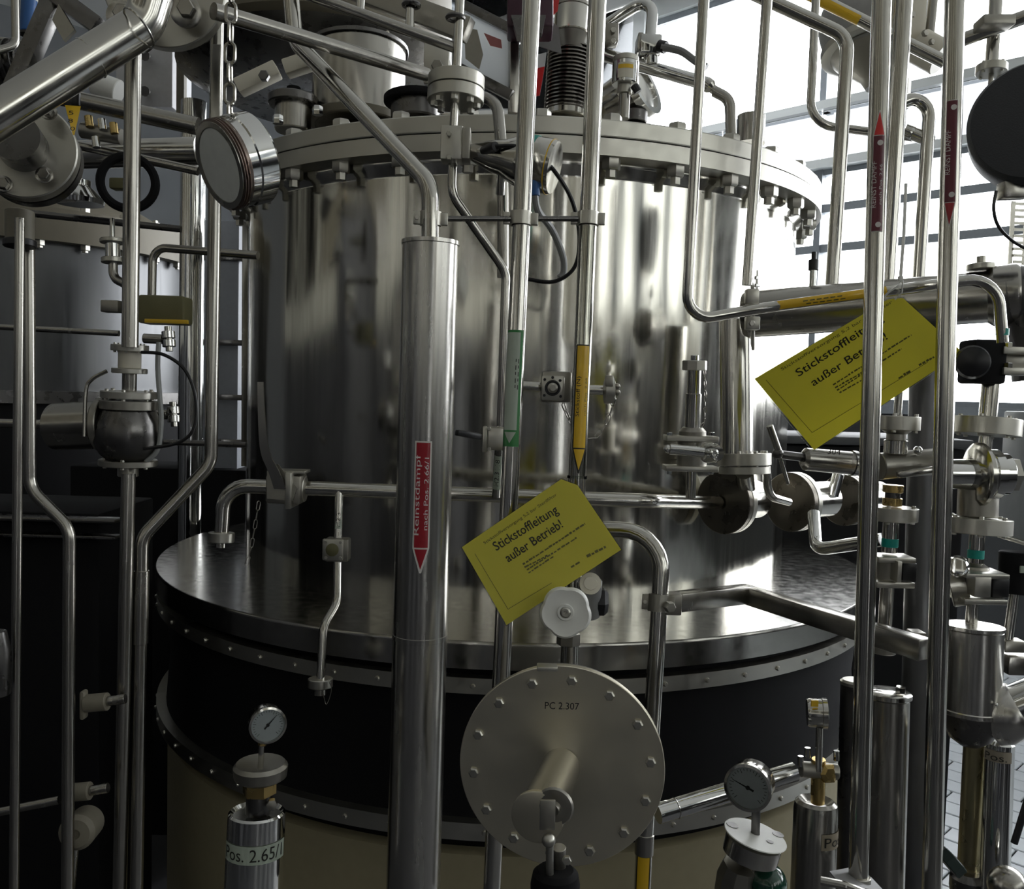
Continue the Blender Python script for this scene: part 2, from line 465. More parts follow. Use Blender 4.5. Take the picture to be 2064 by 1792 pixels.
vs, fs = [], []
for k, e, n in cells[300:]:
    b = len(vs)
    for de, dn in ((-.1175, -.056), (.1175, -.056), (.1175, .056), (-.1175, .056)): vs.append(RM(e+de, n+dn, 0))
    for de, dn in ((-.1185, -.057), (.1185, -.057), (.1185, .057), (-.1185, .057)): vs.append(RM(e+de, n+dn, -.012))
    fs += [(b, b+1, b+2, b+3), (b, b+4, b+5, b+1), (b+1, b+5, b+6, b+2), (b+2, b+6, b+7, b+3), (b+3, b+7, b+4, b)]
rest = part(fl, 'tile_field', mb.tri(vs, fs), TILE); rest['kind'] = 'stuff'
SK = (1.0, 4.6, 2.95, 4.25)     # roof light added to brighten the wall panels: e0, e1, n0, n1
cl = struct('ceiling', rbox(WE0-.3, SK[0], WNB-.3, WN+.3, CEIL, CEIL+.2), CEILM)
part(cl, 'slab', rbox(SK[1], WE1+.3, WNB-.3, WN+.3, CEIL, CEIL+.2), CEILM)
part(cl, 'slab', rbox(SK[0], SK[1], WNB-.3, SK[2], CEIL, CEIL+.2), CEILM)
part(cl, 'slab', rbox(SK[0], SK[1], SK[3], WN+.3, CEIL, CEIL+.2), CEILM)
f = MB()
for q in range(5): e = SK[0] + (SK[1]-SK[0])*q/4; rbox(e-.03, e+.03, SK[2], SK[3], CEIL+.02, CEIL+.12, f)
part(cl, 'added_roof_light_bars', f, ALU)
part(cl, 'added_roof_light_pane', rbox(SK[0], SK[1], SK[2], SK[3], CEIL+.10, CEIL+.106), PANE)
# window wall
WS0, WS1 = -9.0, 3.0  # windows carried on over wall panels to whiten them
wl = struct('wall_right', rbox(WE0-.3, WE1+.3, WN, WN+.25, -.1, 1.70), LOWW)
for i in range(14):
    e0 = WE0 + i*.857
    part(wl, 'skylit_panel', rbox(e0+.006, e0+.851, WN-.03, WN-.02, 3.54, 3.90), OPAL)  # lintel band made see-through so it glows white
part(wl, 'lintel', rbox(WE0, WS1, WN-.05, WN+.05, 3.48, 3.54), WALLW)
part(wl, 'lintel', rbox(WE0, WS1, WN, WN+.25, 5.02, CEIL), WALLW)
part(wl, 'backing', rbox(WS1, WE1+.3, WN+.04, WN+.25, 1.70, 2.59), WALLG)
for i in range(4):
    for j in range(4):
        e0 = WS1 + i*1.12; z0 = 1.72 + j*.87
        part(wl, 'panel', rbox(e0+.008, e0+1.112, WN-.02, WN-.01, z0+.008, z0+.862), OPAL if j else WALLW)  # upper panels let sky through to look strongly lit
        if j: part(wl, 'panel_joint', rbox(e0-.03, e0+.03, WN-.01, WN+.03, z0, z0+.87).box(RM(e0+.56, WN+.01, z0), 1.12, .04, .05, E1, NN), WALLW)
struct('trim_1', rbox(WE0, WE1, WN-.09, WN, 3.90, 3.96), WALLW)
struct('trim_2', rbox(WE0, WE1, WN-.06, WN, 1.66, 1.72), ALU)
struct('trim_3', rbox(WS1-.06, WS1+.06, WN-.08, WN+.06, 1.70, CEIL), WALLW)
bays = 7; bw = (WS1-WS0)/bays
for i in range(bays):
    e0 = WS0 + i*bw; e1 = e0+bw
    fr = struct('window_%d' % (i+1), rbox(e0, e0+.05, WN+.02, WN+.16, 1.70, 3.50), ALU)
    f = MB()
    for z in (1.70, 2.86, 3.16, 3.44): rbox(e0, e1, WN+.04, WN+.13, z, z+.06, f)
    part(fr, 'window_frame', f, ALU)
    part(fr, 'pane', rbox(e0+.05, e1, WN+.08, WN+.086, 1.76, 3.46), PANE)
    f2 = MB(); rbox(e0, e0+.05, WN+.02, WN+.16, 3.92, 5.02, f2); rbox(e0, e1, WN+.05, WN+.12, 3.92, 3.97, f2); rbox(e0, e1, WN+.05, WN+.12, 4.97, 5.02, f2)
    fr2 = struct('window_%d' % (i+1+bays), f2, ALU)
    part(fr2, 'pane', rbox(e0+.05, e1, WN+.08, WN+.086, 3.97, 4.97), PANE)
# far-left wall
fw_ = struct('wall_left', rbox(WE1, WE1+.25, WNB-.3, WN, -.1, CEIL), WALLG)
# wall behind the camera, left part: dim window added for the shell's grey reflection
DH = 2.2
wb = struct('wall_back', rbox(-6.0, WE1+.3, WNB-.25, WNB, DH, 2.6), WALLC)
part(wb, 'wall_section', rbox(-6.0, WE1+.3, WNB-.25, WNB, 4.9, CEIL), WALLC)
fr = struct('window_16', rbox(-6.0, -5.9, WNB-.2, WNB, 2.6, 4.9), WALLC)
for i in range(7): part(fr, 'window_frame', rbox(-4.1+i*1.9, -3.9+i*1.9, WNB-.2, WNB, 2.6, 4.9), WALLC)
part(fr, 'pane', rbox(-6.0, WE1, WNB-.1, WNB-.09, 2.6, 4.9), DIMPANE)  # added pane that brightens the shell's reflection
part(wb, 'wall_section', rbox(WE0-.3, -6.0, WNB-.25, WNB, 4.4, CEIL), WALLC)
struct('added_baseboard_back', rbox(-6.0, WE1+.3, WNB-.26, WNB+.01, -.1, DH), DARKSUR)  # dark wall foot added to darken low reflections
dr_ = struct('added_door_1', rbox(-6.06, -6.0, WNB-.2, WNB+.02, 0, 4.4), ALU)  # door added for the bright strip mirrored in the shell
part(dr_, 'door_pane', rbox(WE0, -6.06, WNB-.1, WNB-.09, .05, 4.4), TINT)
part(dr_, 'door_rail', rbox(WE0, -6.06, WNB-.14, WNB-.04, 2.1, 2.2), ALU)
part(dr_, 'door_post', rbox(-7.56, -7.46, WNB-.14, WNB-.04, 0, 4.4), ALU)
# wall behind the camera, right part: high window band, piers and glass shaped for reflections
WZ = 2.65
wf = struct('wall_front', rbox(WE0-.25, WE0, WNB, WN, DH, WZ), WALLC)
part(wf, 'wall_section', rbox(WE0-.25, WE0, WNB, -3.0, WZ, CEIL), WALLC)
part(wf, 'wall_section', rbox(WE0-.25, WE0, -3.0, WN, 4.9, CEIL), WALLC)
struct('added_baseboard_front', rbox(WE0-.26, WE0+.01, WNB, WN, -.1, DH), DARKSUR)  # dark band added low on the wall for darker reflections
f = MB()
for n, hw in ((-3.0, .05), (-1.6, .3), (-.1, .4), (1.5, .25), (3.0, .3), (4.45, .05)): rbox(WE0-.2, WE0, n-hw, n+hw, WZ, 4.9, f)  # wide piers break the shell's bright reflection into stripes
for z in (WZ, 3.7, 4.85): rbox(WE0-.15, WE0-.05, -3.0, WN, z, z+.06, f)
fr = struct('window_15', f, ALU)
part(fr, 'pane', rbox(WE0-.10, WE0-.094, -3.0, WN, WZ, 4.9), TINT2)
struct('added_dark_slab', rbox(WE0+.02, WE1-.02, WNB+.02, 1.1, 0.002, .05), DARKSUR)   # dark slab added over the floor to darken what the steel mirrors
# unseen tanks added behind the camera to darken the steel's reflections
for i, (x, y, r, h) in enumerate(((-2.6, -3.6, .55, 2.3), (-2.1, -5.1, .7, 1.8), (-.75, -5.6, .65, 1.9), (2.6, -6.2, .5, 1.9), (3.4, -4.6, .6, 2.0), (-3.2, -1.9, .5, 2.6), (3.5, -3.0, .4, 1.7))):
    o = solo('added_dark_tank', ('added dark tank %s behind the viewpoint' % ('with a domed lid', 'with a low dome', 'of medium height', 'standing right of the middle', 'standing far right', 'standing far left', 'of small size')[i]), 'tank',
        MB().lathe(V((x, y, 0)), V((0, 0, 1)), [(r*.9, .0), (r, .05), (r, h), (r*.8, h+r*.22), (r*.4, h+r*.36), (0, h+r*.4)], 48), DARKSUR)

# ================================================================== the big reactor vessel
RF, RB, RS = .8705, .806, 1.0458
ZT, ZBF = 1.75+.5817, 1.75+.5053
ZS = 1.75-.4986
v = thing('reactor_vessel', 'large cylindrical stainless steel vessel with a bolted lid, standing in the middle', 'vessel', AX.copy())
Z = V((0, 0, 1))
part(v, 'shell', MB().lathe(AX, Z, [(RB, ZS-.02), (RB, ZS+.01), (RB, ZBF-.036), (RB, ZBF-.03), (RB+.012, ZBF-.012), (RB+.012, ZBF)], 160, cap0=False, cap1=False), SHELL)
zm = (ZT+ZBF)/2 + .0
part(v, 'lower_flange', MB().ring(AX + Z*ZBF, Z, RB-.05, RF, zm-ZBF-.002, 160), SATIN)
part(v, 'lid_flange', MB().lathe(AX, Z, [(.70, zm+.001), (RF-.002, zm+.001), (RF-.001, zm+.003), (RF-.001, zm+.005), (RF-.001, ZT-.005), (RF-.001, ZT-.003), (RF-.004, ZT), (.70, ZT), (.70, zm+.001)], 160, cap0=False, cap1=False), SATIN)
part(v, 'gasket', MB().ring(AX + Z*(zm-.002), Z, RB-.02, RF-.006, .003, 120), BLACK)
prof = [(.72, ZT-.02)] + [(.70*math.cos(t), ZT - .015 + .20*math.sin(t)) for t in [PI/2*k/9 for k in range(9)]] + [(0, ZT+.185)]
part(v, 'lid_dome', MB().lathe(AX, Z, prof, 96, cap0=False), PIPE)
nb = 34
bmesh_ = to_mesh(MB().lathe(V((0, 0, ZT)), Z, [(.021, 0), (.021, .013), (.018, .017), (0, .017)], 6), 'bolt', SATIN, V((0, 0, 0)))
nmesh_ = to_mesh(MB().lathe(V((0, 0, ZBF)), -Z, [(.021, 0), (.021, .020), (.018, .024), (.012, .024), (.012, .040), (0, .041)], 6), 'nut', SATIN, V((0, 0, 0)))
for k in range(nb):
    a = math.radians(12.7) + 2*PI*k/nb
    for mm_, nn_ in ((bmesh_, 'bolt'), (nmesh_, 'nut')):
        inst(mm_, nn_, v, AX + V((.842*math.sin(a), -.842*math.cos(a), 0)), Z, V((math.cos(a), math.sin(a), 0)))
part(v, 'base_plate', MB().ring(AX + Z*(ZS-.006), Z, RB-.06, RS-.003, .006, 160), PLATE)
zr1 = hit(950, 1349, RS).z
part(v, 'base_rim', MB().lathe(AX, Z, [(RS-.012, ZS-.004), (RS-.006, ZS), (RS-.002, ZS-.001), (RS, ZS-.005), (RS, ZS-.008), (RS, zr1), (RS-.015, zr1-.003)], 160, cap0=False, cap1=False), PLATE)
za, zb = hit(950, 1367, RS-.004).z, hit(950, 1399, RS-.004).z
zc_, zd = hit(985, 1662, RS-.004).z, hit(985, 1697, RS-.004).z
ze = hit(985, 1719, 1.01).z
part(v, 'upper_clamp_band', MB().ring(AX + Z*zb, Z, RS-.03, RS-.004, za-zb, 160), SATIN)
part(v, 'rubber_apron', MB().lathe(AX, Z, [(RS-.06, zr1+.01), (RS-.055, za), (RS-.03, zb), (RS-.04, (zb+zc_)/2), (RS-.03, zc_), (RS-.055, zd), (RS-.06, ze-.02)], 120, cap0=False, cap1=False), BLACK)
part(v, 'lower_clamp_band', MB().ring(AX + Z*zd, Z, RS-.03, RS-.004, zc_-zd, 160), SATIN)
part(v, 'lower_jacket', MB().lathe(AX, Z, [(1.0, ze), (1.012, ze-.006), (1.012, .25), (.9, .12)], 120), BEIGE)
rm = to_mesh(MB().lathe(V((0, 0, 0)), Z, [(.0055, 0), (.0055, .002), (.0040, .0045), (0, .0052)], 8), 'rivet', SATIN, V((0, 0, 0)))
for zz, ph in (((za+zb)/2, .02), ((zc_+zd)/2, .05)):
    for k in range(66):
        a = ph + 2*PI*k/66; dr = V((math.sin(a), -math.cos(a), 0))
        if dr.y > .45: continue
        inst(rm, 'rivet', v, AX + dr*(RS-.004) + Z*zz, dr)
for k in range(3):
    a = .5 + 2*PI*k/3
    part(v, 'leg', MB().cyl(AX + V((.8*math.cos(a), .8*math.sin(a), 0)), AX + V((.8*math.cos(a), .8*math.sin(a), .2)), .06), DARKM)
# ================================================================== helpers for things laid along a line seen in the picture
class Stack:
    # a straight line from (x0,y0) at depth d0 to (x1,y1) at depth d1; along it elements are turned
    def __init__(s, t, x0, y0, x1, y1, d0, d1=None):
        d1 = d0 if d1 is None else d1
        s.t = t; s.k0 = (x0, y0); s.k1 = (x1, y1); s.a = W(x0, y0, d0); s.b = W(x1, y1, d1); s.d0, s.d1 = d0, d1
        s.ax = (s.b-s.a).normalized(); s.hor = abs(x1-x0) > abs(y1-y0)
    def f(s, q):
        i = 0 if s.hor else 1
        return (q - s.k0[i]) / (s.k1[i]-s.k0[i])
    def p(s, q): return s.a + (s.b-s.a)*s.f(q)
    def r(s, px, q=None): return PR(px, s.d0 + (s.d1-s.d0)*(s.f(q) if q is not None else .5))
    def el(s, name, q0, q1, w0, w1=None, mat=None, seg=28, ch=None, label=None):
        p0, p1 = s.p(q0), s.p(q1); r0 = s.r(w0, q0); r1 = s.r(w1 if w1 is not None else w0, q1)
        return part(s.t, name, MB().cyl(p0, p1, r0, seg, ch, r1), mat or PIPE, label)
    def prof(s, name, pts, mat=None, seg=28, label=None):
        # pts: (q, half width in the picture)
        p0 = s.p(pts[0][0])
        return part(s.t, name, MB().lathe(p0, s.ax, [(s.r(wd, q), (s.p(q)-p0).dot(s.ax)) for q, wd in pts], seg), mat or PIPE, label)
    def fl(s, q0, q1, wd, bolts=0, bs=4.5, mat=None, name='flange'):
        p0, p1 = s.p(q0), s.p(q1); h = (p1-p0).length; r = s.r(wd, q0); a = (p1-p0).normalized()
        part(s.t, name, MB().lathe(p0, a, [(r-.001, 0), (r, .001), (r, h-.001), (r-.001, h)], 32), mat or SATIN)
        if bolts:
            x, y = perp(a); b = s.r(bs, q0)
            me = to_mesh(MB().hexa(V((0, 0, 0)), V((0, 0, 1)), b, b*1.1), 'bolt', SATIN, V((0, 0, 0)))
            for k in range(bolts):
                t = 2*PI*(k+.35)/bolts; v_ = x*(r*.8*math.cos(t)) + y*(r*.8*math.sin(t))
                inst(me, 'bolt', s.t, p0 + v_, -a); inst(me, 'nut', s.t, p1 + v_, a)

def arrow_label(t, wr, v0, vj, vt, hw, bord, border_mat, field_mat, lines, gap=.0, head_mat=None, name='label', lift=.0004):
    # v0: blunt end, vj: where the head starts, vt: tip; hw: half width; lines: (text, u0, vstart, width, height, along, material)
    sg = 1 if vt > v0 else -1
    mb = MB(); wr.strip(mb, v0, vj, -hw, hw, -hw, hw, lift); wr.strip(mb, vj, vt, -hw, hw, -hw*.12, hw*.12, lift, nv=6)
    lb = part(t, name, mb, border_mat)
    h2 = hw-bord
    part(lb, 'label_field', wr.strip(MB(), v0 + sg*bord, vj - sg*bord*.5, -h2, h2, -h2, h2, lift*2), field_mat)
    part(lb, 'arrow_head', wr.strip(MB(), vj + sg*bord*.5, vt - sg*bord*2.6, -h2*.94, h2*.94, -.0003, .0003, lift*2, nv=6), head_mat or field_mat)
    for txt, u0, vs, wd, ht, al, mt_ in lines:
        part(lb, 'lettering', wr.text(MB(), txt, u0, vs, wd, ht, lift*3, al), mt_)
    return lb

def pclamp(t, p, axis, r, toward=None, name='pipe_clamp', mat=None, h=.022):
    # two half shells with ears and bolts round a tube
    a = axis.normalized(); f = (CAM-p); f = (f - a*f.dot(a)).normalized(); sd = a.cross(f)
    mb = MB().ring(p - a*h/2, a, r+.0003, r+.0035, h, 24)
    c = part(t, name, mb, mat or SATIN)
    for k in (-1, 1):
        part(c, 'clamp_ear', MB().box(p + sd*(k*(r+.008)), .012, .010, h*.9, sd, f, a, .001), mat or SATIN)
    part(c, 'clamp_bolt', MB().hexa(p + sd*(r+.008) + f*.005, f, .0045, .005), SATIN)
    return c

# ================================================================== tall pipes in the middle
# insulated riser
RT0, RT1 = W(868, 489, 1.47), W(832.5, 1810, 1.535)
t = thing('steam_riser', 'thick sheet-clad steam riser with a red arrow label, a thin pipe entering its top', 'pipe', RT1.copy())
ax = (RT1-RT0).normalized(); rj = PR(56.5, 1.47)
part(t, 'jacket', MB().tube([RT0, RT1], rj, seg=40), JACKET)
part(t, 'end_cap', MB().lathe(RT0 - ax*.002, ax, [(rj-.004, -.001), (rj+.0015, 0), (rj+.0015, .006), (rj, .007)], 40), JACKET)
L = (RT1-RT0).length
sm = RT0 + ax*(L*(1262-489)/(1810-489))
part(t, 'jacket_seam', MB().lathe(sm, ax, [(rj, 0), (rj+.0008, .0005), (rj+.0008, .008), (rj, .0085)], 40, cap0=False, cap1=False), JACKET)
ptop = [W(584, -40, 1.62), W(594, 82, 1.62), W(868, 372, 1.47), RT0 + ax*.03]
part(t, 'inner_pipe', MB().tube(ptop, PR(17.5, 1.5), .06, 20), PIPE)
wr = Wrap(RT0, RT1, rj, 0.06)
def vy(y, y0=489, y1=1810, LL=L): return LL*(y-y0)/(y1-y0)
k = 1.5/F
arrow_label(t, wr, vy(874), vy(1082), vy(1130), 16.5*k, 3.2*k, WHITE, RED,
    [('Reinstdampf', 1.5*k, vy(1056), 158*k, 13.5*k, -1, INKW), ('nach Pos. 2.66/1', -11.5*k, vy(1046), 142*k, 8.2*k, -1, INKW)], head_mat=RED)

# product pipe A
PA0, PA1 = W(1073, -40, 1.52), W(990, 1830, 1.53)
rA = PR(18.3, 1.52)
t = thing('product_pipe', 'long steel pipe with a pale green arrow label, second upright from the thick riser', 'pipe', PA1.copy())
part(t, 'tube', MB().tube([PA0, PA1], rA, seg=24), PIPE)
LA = (PA1-PA0).length
def va(y): return LA*(y+40)/(1870)
wr = Wrap(PA0, PA1, rA, 0.1)
k = 1.52/F
mb = MB(); wr.strip(mb, va(664), va(897), -17*k, 20*k, -17*k, 20*k, .0003)
lb = part(t, 'label', mb, GREEN)
part(lb, 'label_field', wr.strip(MB(), va(669), va(864), -10*k, 19.5*k, -10*k, 19.5*k, .0006), PALEG)
part(lb, 'arrow_head', wr.strip(MB(), va(868), va(890), -9*k, 16*k, 3*k, 3.6*k, .0006), PALEG)
for u in (4, 9):
    for j in range(5): part(lb, 'faded_print', wr.strip(MB(), va(722+j*13), va(722+j*13+(9 if (u+j) % 2 else 6)), (-u)*k, (-u+1.6)*k, (-u)*k, (-u+1.6)*k, .0008, 2), INK)

# nitrogen pipe B
PB0, PB1 = W(1206, -40, 1.55), W(1147, 1345, 1.56)
rB = PR(18.0, 1.55)
t = thing('nitrogen_pipe', 'long steel pipe with a yellow label reading Stickstoff (N), running down behind the hand wheel', 'pipe', PB1.copy())
part(t, 'tube', MB().tube([PB0, PB1], rB, seg=24), PIPE)
LB_ = (PB1-PB0).length
def vb(y): return LB_*(y+40)/1385
wr = Wrap(PB0, PB1, rB, -.10)
k = 1.55/F
part(t, 'clear_tape', wr.strip(MB(), vb(455), vb(960), -17*k, 17*k, -17*k, 17*k, .0002), CLEAR)
arrow_label(t, wr, vb(694), vb(902), vb(951), 14.5*k, 2.6*k, INK, YEL, [('Stickstoff (N)', 1*k, vb(838), 80*k, 10*k, -1, INK), ('nach Pos. 2.66', -9.5*k, vb(836), 76*k, 3.6*k, -1, INKS)], lift=.0005)
bz = PB0 + (PB1-PB0).normalized()*vb(957)
part(t, 'cable_tie', MB().ring(bz, (PB1-PB0), rB+.0004, rB+.0022, .005, 24), CLEAR)

# clamp rail between the three
t = thing('clamp_rail', 'thin horizontal rod with three collars clamping the three upright pipes together', 'pipe clamp', W(1020, 441, 1.5))
q0, q1, q2 = W(868, 441, 1.475), W(1049.5, 441, 1.52), W(1185, 441, 1.55)
part(t, 'rod', MB().tube([q0 + (q1-q0).normalized()*.017, q1 - (q1-q0).normalized()*.017], PR(5.5, 1.5), seg=12), DARKM)
part(t, 'rod', MB().tube([q1 + (q2-q1).normalized()*.017, q2 - (q2-q1).normalized()*.017], PR(5.5, 1.53), seg=12), DARKM)
pclamp(t, q0, ax, PR(17.6, 1.475)); pclamp(t, q1, PA1-PA0, rA); pclamp(t, q2, PB1-PB0, rB)

# pipe C with bend and yellow label, runs to the right
rc = PR(11.2, 1.42)
pc = [W(1421, -40, 1.40), W(1383, 648, 1.44), W(1530, 622, 1.46), W(2010, 557, 1.40), W(2021, 690, 1.41)]
t = thing('bent_nitrogen_pipe', 'slim pipe dropping from above and bending right into a yellow labelled run', 'pipe', pc[1].copy())
part(t, 'tube', MB().tube(pc, rc, [.035, .3, .045], 18), PIPE)
a0, a1 = W(1530, 622, 1.46), W(2010, 557, 1.40)
wr = Wrap(a0, a1, rc, -.25); LC = (a1-a0).length
k = 1.45/F
def vc(x): return LC*(x-1530)/480
lb = part(t, 'label', wr.strip(MB(), vc(1563), vc(1790), -9.5*k, 11*k, -9.5*k, 11*k, .0003), INK)
part(lb, 'label_field', wr.strip(MB(), vc(1568), vc(1790), -8.5*k, 10*k, -8.5*k, 10*k, .0006), YEL)
for j, u in ((0, -1), (1, 4.5)):
    for i in range(6): part(lb, 'faded_print', wr.strip(MB(), vc(1620+i*14+j*6), vc(1630+i*14+j*6), u*k, (u+2)*k, u*k, (u+2)*k, .0009, 3), INKS)
tp = W(2021, 668, 1.41)
part(t, 'teal_tape', MB().ring(W(2021, 662, 1.409), V((0, 0, -1)), rc+.0002, rc+.0009, PR(14, 1.41), 20), TEAL)

# pipe D straight down to the clamp on pipe C
rd = PR(10.5, 1.47)
t = thing('slim_straight_pipe', 'slim straight upright pipe ending in the clamp on the horizontal yellow labelled pipe', 'pipe', W(1507, 575, 1.47))
part(t, 'tube', MB().tube([W(1549, -40, 1.44), W(1506, 575, 1.475)], rd, seg=18), PIPE)
t = thing('pipe_hanger', 'small bolted hanger holding the slim bent pipe against the thick dark pipe', 'bracket', W(1522, 640, 1.5))
part(t, 'strap', MB().bar(W(1517, 575, 1.48), W(1517, 700, 1.60), .016, .005, up=RT), SATIN)
part(t, 'upper_block', MB().box(W(1515, 598, 1.475), .020, .02, .024, bev=.002), SATIN)
part(t, 'lower_block', MB().box(W(1516, 652, 1.50), .022, .02, .022, bev=.002), SATIN)
part(t, 'stud', MB().cyl(W(1526, 545, 1.475), W(1525, 600, 1.475), .0025, 8), CHROME)
for y in (563, 578): part(t, 'nut', MB().hexa(W(1526, y, 1.475), V((0, 0, 1)), .0048, .005), CHROME)
part(t, 'bolt', MB().hexa(W(1515, 652, 1.49), V((0, -1, 0)), .005, .005), SATIN)

# thin sample line W: flange at top, valve block, kink, valve, label
rw = PR(9.6, 1.68)
t = thing('sample_line', 'thin kinked pipe with a thick double flange at the top, reaching the cross pipe', 'pipe', W(1000, 1000, 1.75))
part(t, 'tube', MB().tube([W(929, -40, 1.66), W(919, 160, 1.66)], PR(9.5, 1.66), seg=16), PIPE)
part(t, 'tube', MB().tube([W(918, 190, 1.66), W(914, 262, 1.67)], PR(8.5, 1.66), seg=16), PIPE)
part(t, 'tube', MB().tube([W(913, 325, 1.67), W(911, 392, 1.67), W(1020, 548, 1.72), W(1010, 870, 1.74)], rw, [.05, .05], 16), PIPE)
part(t, 'tube', MB().tube([W(1006, 905, 1.745), W(1000, 1000, 1.79)], rw, seg=16), PIPE)
st = Stack(t, 921, 140, 917, 230, 1.66)
st.fl(155, 181, 57); st.fl(182.5, 207, 57)
part(t, 'weld_neck', MB().lathe(st.p(143), st.ax, [(PR(9.5, 1.66), 0), (PR(20, 1.66), PR(12, 1.66))], 24), PIPE)
under_bolts(t, st.p(207), -st.ax, PR(43, 1.66), 8, PR(8, 1.66), .3)
part(t, 'collar', MB().torus(W(918, 36, 1.66), V((0, 0, 1)), PR(16, 1.66), PR(5, 1.66), 24, 8), DARKM)
# label clip H2.3118
wr = Wrap(W(1006, 905, 1.745), W(1000, 1000, 1.79), rw, .1); k = 1.76/F
LL = (wr.a0-wr.a0).length
lb = part(t, 'label', wr.strip(MB(), 12*k, 88*k, -8.5*k, 8.5*k, -8.5*k, 8.5*k, .0003), PALEG)
part(lb, 'lettering', wr.text(MB(), 'H2.3118', -4*k, 80*k, 60*k, 9*k, .0006, -1), INK)

# valve block with drum actuator on the sample line
t = thing('drum_actuator_valve', 'square valve block with a steel drum actuator lying to the right behind the upright pipe', 'valve', W(915, 295, 1.66))
part(t, 'valve_block', MB().box(W(912, 293, 1.655), PR(44, 1.655), .045, PR(66, 1.655), bev=.002), SATIN)
part(t, 'clamp_plate', MB().box(W(941, 295, 1.65), PR(16, 1.65), .050, PR(62, 1.65), bev=.002), CAST)
for y in (270, 318): part(t, 'bolt', MB().hexa(W(905, y, 1.63), V((0, -1, 0)), .005, .005), SATIN)
a0, a1 = W(948, 306, 1.655), W(1118, 338, 1.615)
aa = (a1-a0).normalized(); Ld = (a1-a0).length
part(t, 'actuator_drum', MB().lathe(a0, aa, [(.014, 0), (.022, Ld*.15), (.030, Ld*.3), (.034, Ld*.42), (.047, Ld*.60), (.0485, Ld*.66), (.0485, Ld*.96), (.046, Ld), (.0, Ld)], 40), PIPE)
part(t, 'teal_tape', MB().ring(a0 + aa*(Ld*.70), aa, .0486, .0495, Ld*.08, 40), TEAL)
part(t, 'yellow_tape', MB().ring(a0 + aa*(Ld*.95), aa, .0486, .0490, Ld*.012, 40), YEL)
part(t, 'cable_gland', MB().cyl(W(975, 305, 1.63), W(999, 295, 1.60), .009, 12), BLKPL)
part(t, 'air_fitting', MB().cyl(W(1078, 362, 1.60), W(1078, 395, 1.60), .009, 12), BLUE)
part(t, 'air_fitting', MB().cyl(W(1010, 348, 1.64), W(1008, 392, 1.66), .0085, 12), PIPE)
cp = curve_pts([W(992, 296, 1.605), W(1040, 295, 1.59), W(1085, 312, 1.59), W(1125, 355, 1.60), W(1155, 410, 1.62), W(1168, 480, 1.64), W(1157, 540, 1.66), W(1115, 568, 1.68), W(1062, 562, 1.70)])
solo('control_cable', 'black cable looping from the drum actuator behind two upright pipes', 'cable', MB().tube(cp, PR(4.3, 1.62), seg=8), CABLE)
cp = curve_pts([W(1078, 392, 1.60), W(1085, 425, 1.62), W(1112, 462, 1.66), W(1134, 515, 1.68), W(1136, 548, 1.69), W(1128, 560, 1.69)])
solo('air_hose', 'short grey air hose hanging under the drum actuator', 'hose', MB().tube(cp, PR(7, 1.65), seg=10), GHOSE)

# hose bend from the double flange down
solo('flange_drain_bend', 'dull bent tube curving down beside the double flange', 'pipe', MB().tube([W(955, 190, 1.80), W(1002, 205, 1.78), W(1014, 330, 1.74), W(1014, 560, 1.76)], PR(12, 1.76), [.07, .3], 14), PIPE2)

# little manual valve on the sample line, H2.3118
t = thing('sample_shutoff_valve', 'small square valve with a black lever at the thick riser, above the H2.3118 label', 'valve', W(1000, 885, 1.73))
part(t, 'body', MB().box(W(1000, 884, 1.735), PR(34, 1.73), .03, PR(46, 1.73), bev=.003), SATIN)
part(t, 'bonnet_plate', MB().box(W(977, 885, 1.735), PR(9, 1.73), .036, PR(52, 1.73), bev=.002), SATIN)
part(t, 'lever', MB().bar(W(968, 880, 1.72), W(920, 872, 1.68), .012, .012, bev=.003), BLKPL)
for y in (864, 905): part(t, 'bolt', MB().hexa(W(986, y, 1.715), V((0, -1, 0)), .004, .004), SATIN)

# valve between A and B
t = thing('square_diaphragm_valve', 'square-faced shut-off valve on a short cross pipe beside the Stickstoff (N) label', 'valve', W(1118, 780, 1.6))
c0 = W(1118, 781, 1.585)
part(t, 'body', MB().box(W(1121, 780, 1.605), PR(60, 1.6), .036, PR(62, 1.6), bev=.004), CAST)
part(t, 'face_plate', MB().box(W(1114, 782, 1.58), PR(47, 1.58), .008, PR(50, 1.58), bev=.004), SATIN)
part(t, 'seal_ring', MB().torus(W(1114, 782, 1.574), V((0, -1, 0)), PR(13.5, 1.575), PR(2.6, 1.575), 24, 6), BLKPL)
part(t, 'spindle', MB().lathe(W(1114, 782, 1.577), V((0, -1, 0)), [(PR(10, 1.57), 0), (PR(10, 1.57), .006), (PR(6, 1.57), .009)], 16), SATIN)
for dx, dy in ((-16, -17), (0, -21), (15, -15), (-17, 15), (16, 17)):
    part(t, 'bolt_hole', MB().cyl(W(1114+dx, 782+dy, 1.5765), W(1114+dx, 782+dy, 1.574), PR(3, 1.57), 10, 0), BLKPL)
part(t, 'inlet_pipe', MB().tube([W(1046, 777, 1.60), W(1095, 780, 1.605)], PR(10.5, 1.6), seg=16), PIPE)
part(t, 'outlet_pipe', MB().tube([W(1145, 784, 1.61), W(1222, 787, 1.62)], PR(10, 1.6), seg=16), PIPE)
part(t, 'end_clamp', MB().lathe(W(1217, 787, 1.62), V((1, 0, 0)), [(.016, 0), (.0235, .002), (.0235, .018), (.016, .020)], 24), SATIN)
part(t, 'wing_nut', MB().box(W(1228, 768, 1.60), .014, .012, .02, bev=.002).cyl(W(1233, 784, 1.605), W(1247, 784, 1.605), .0035, 8).sphere(W(1244, 779, 1.605), .006, 8).sphere(W(1244, 791, 1.605), .006, 8), CAST)
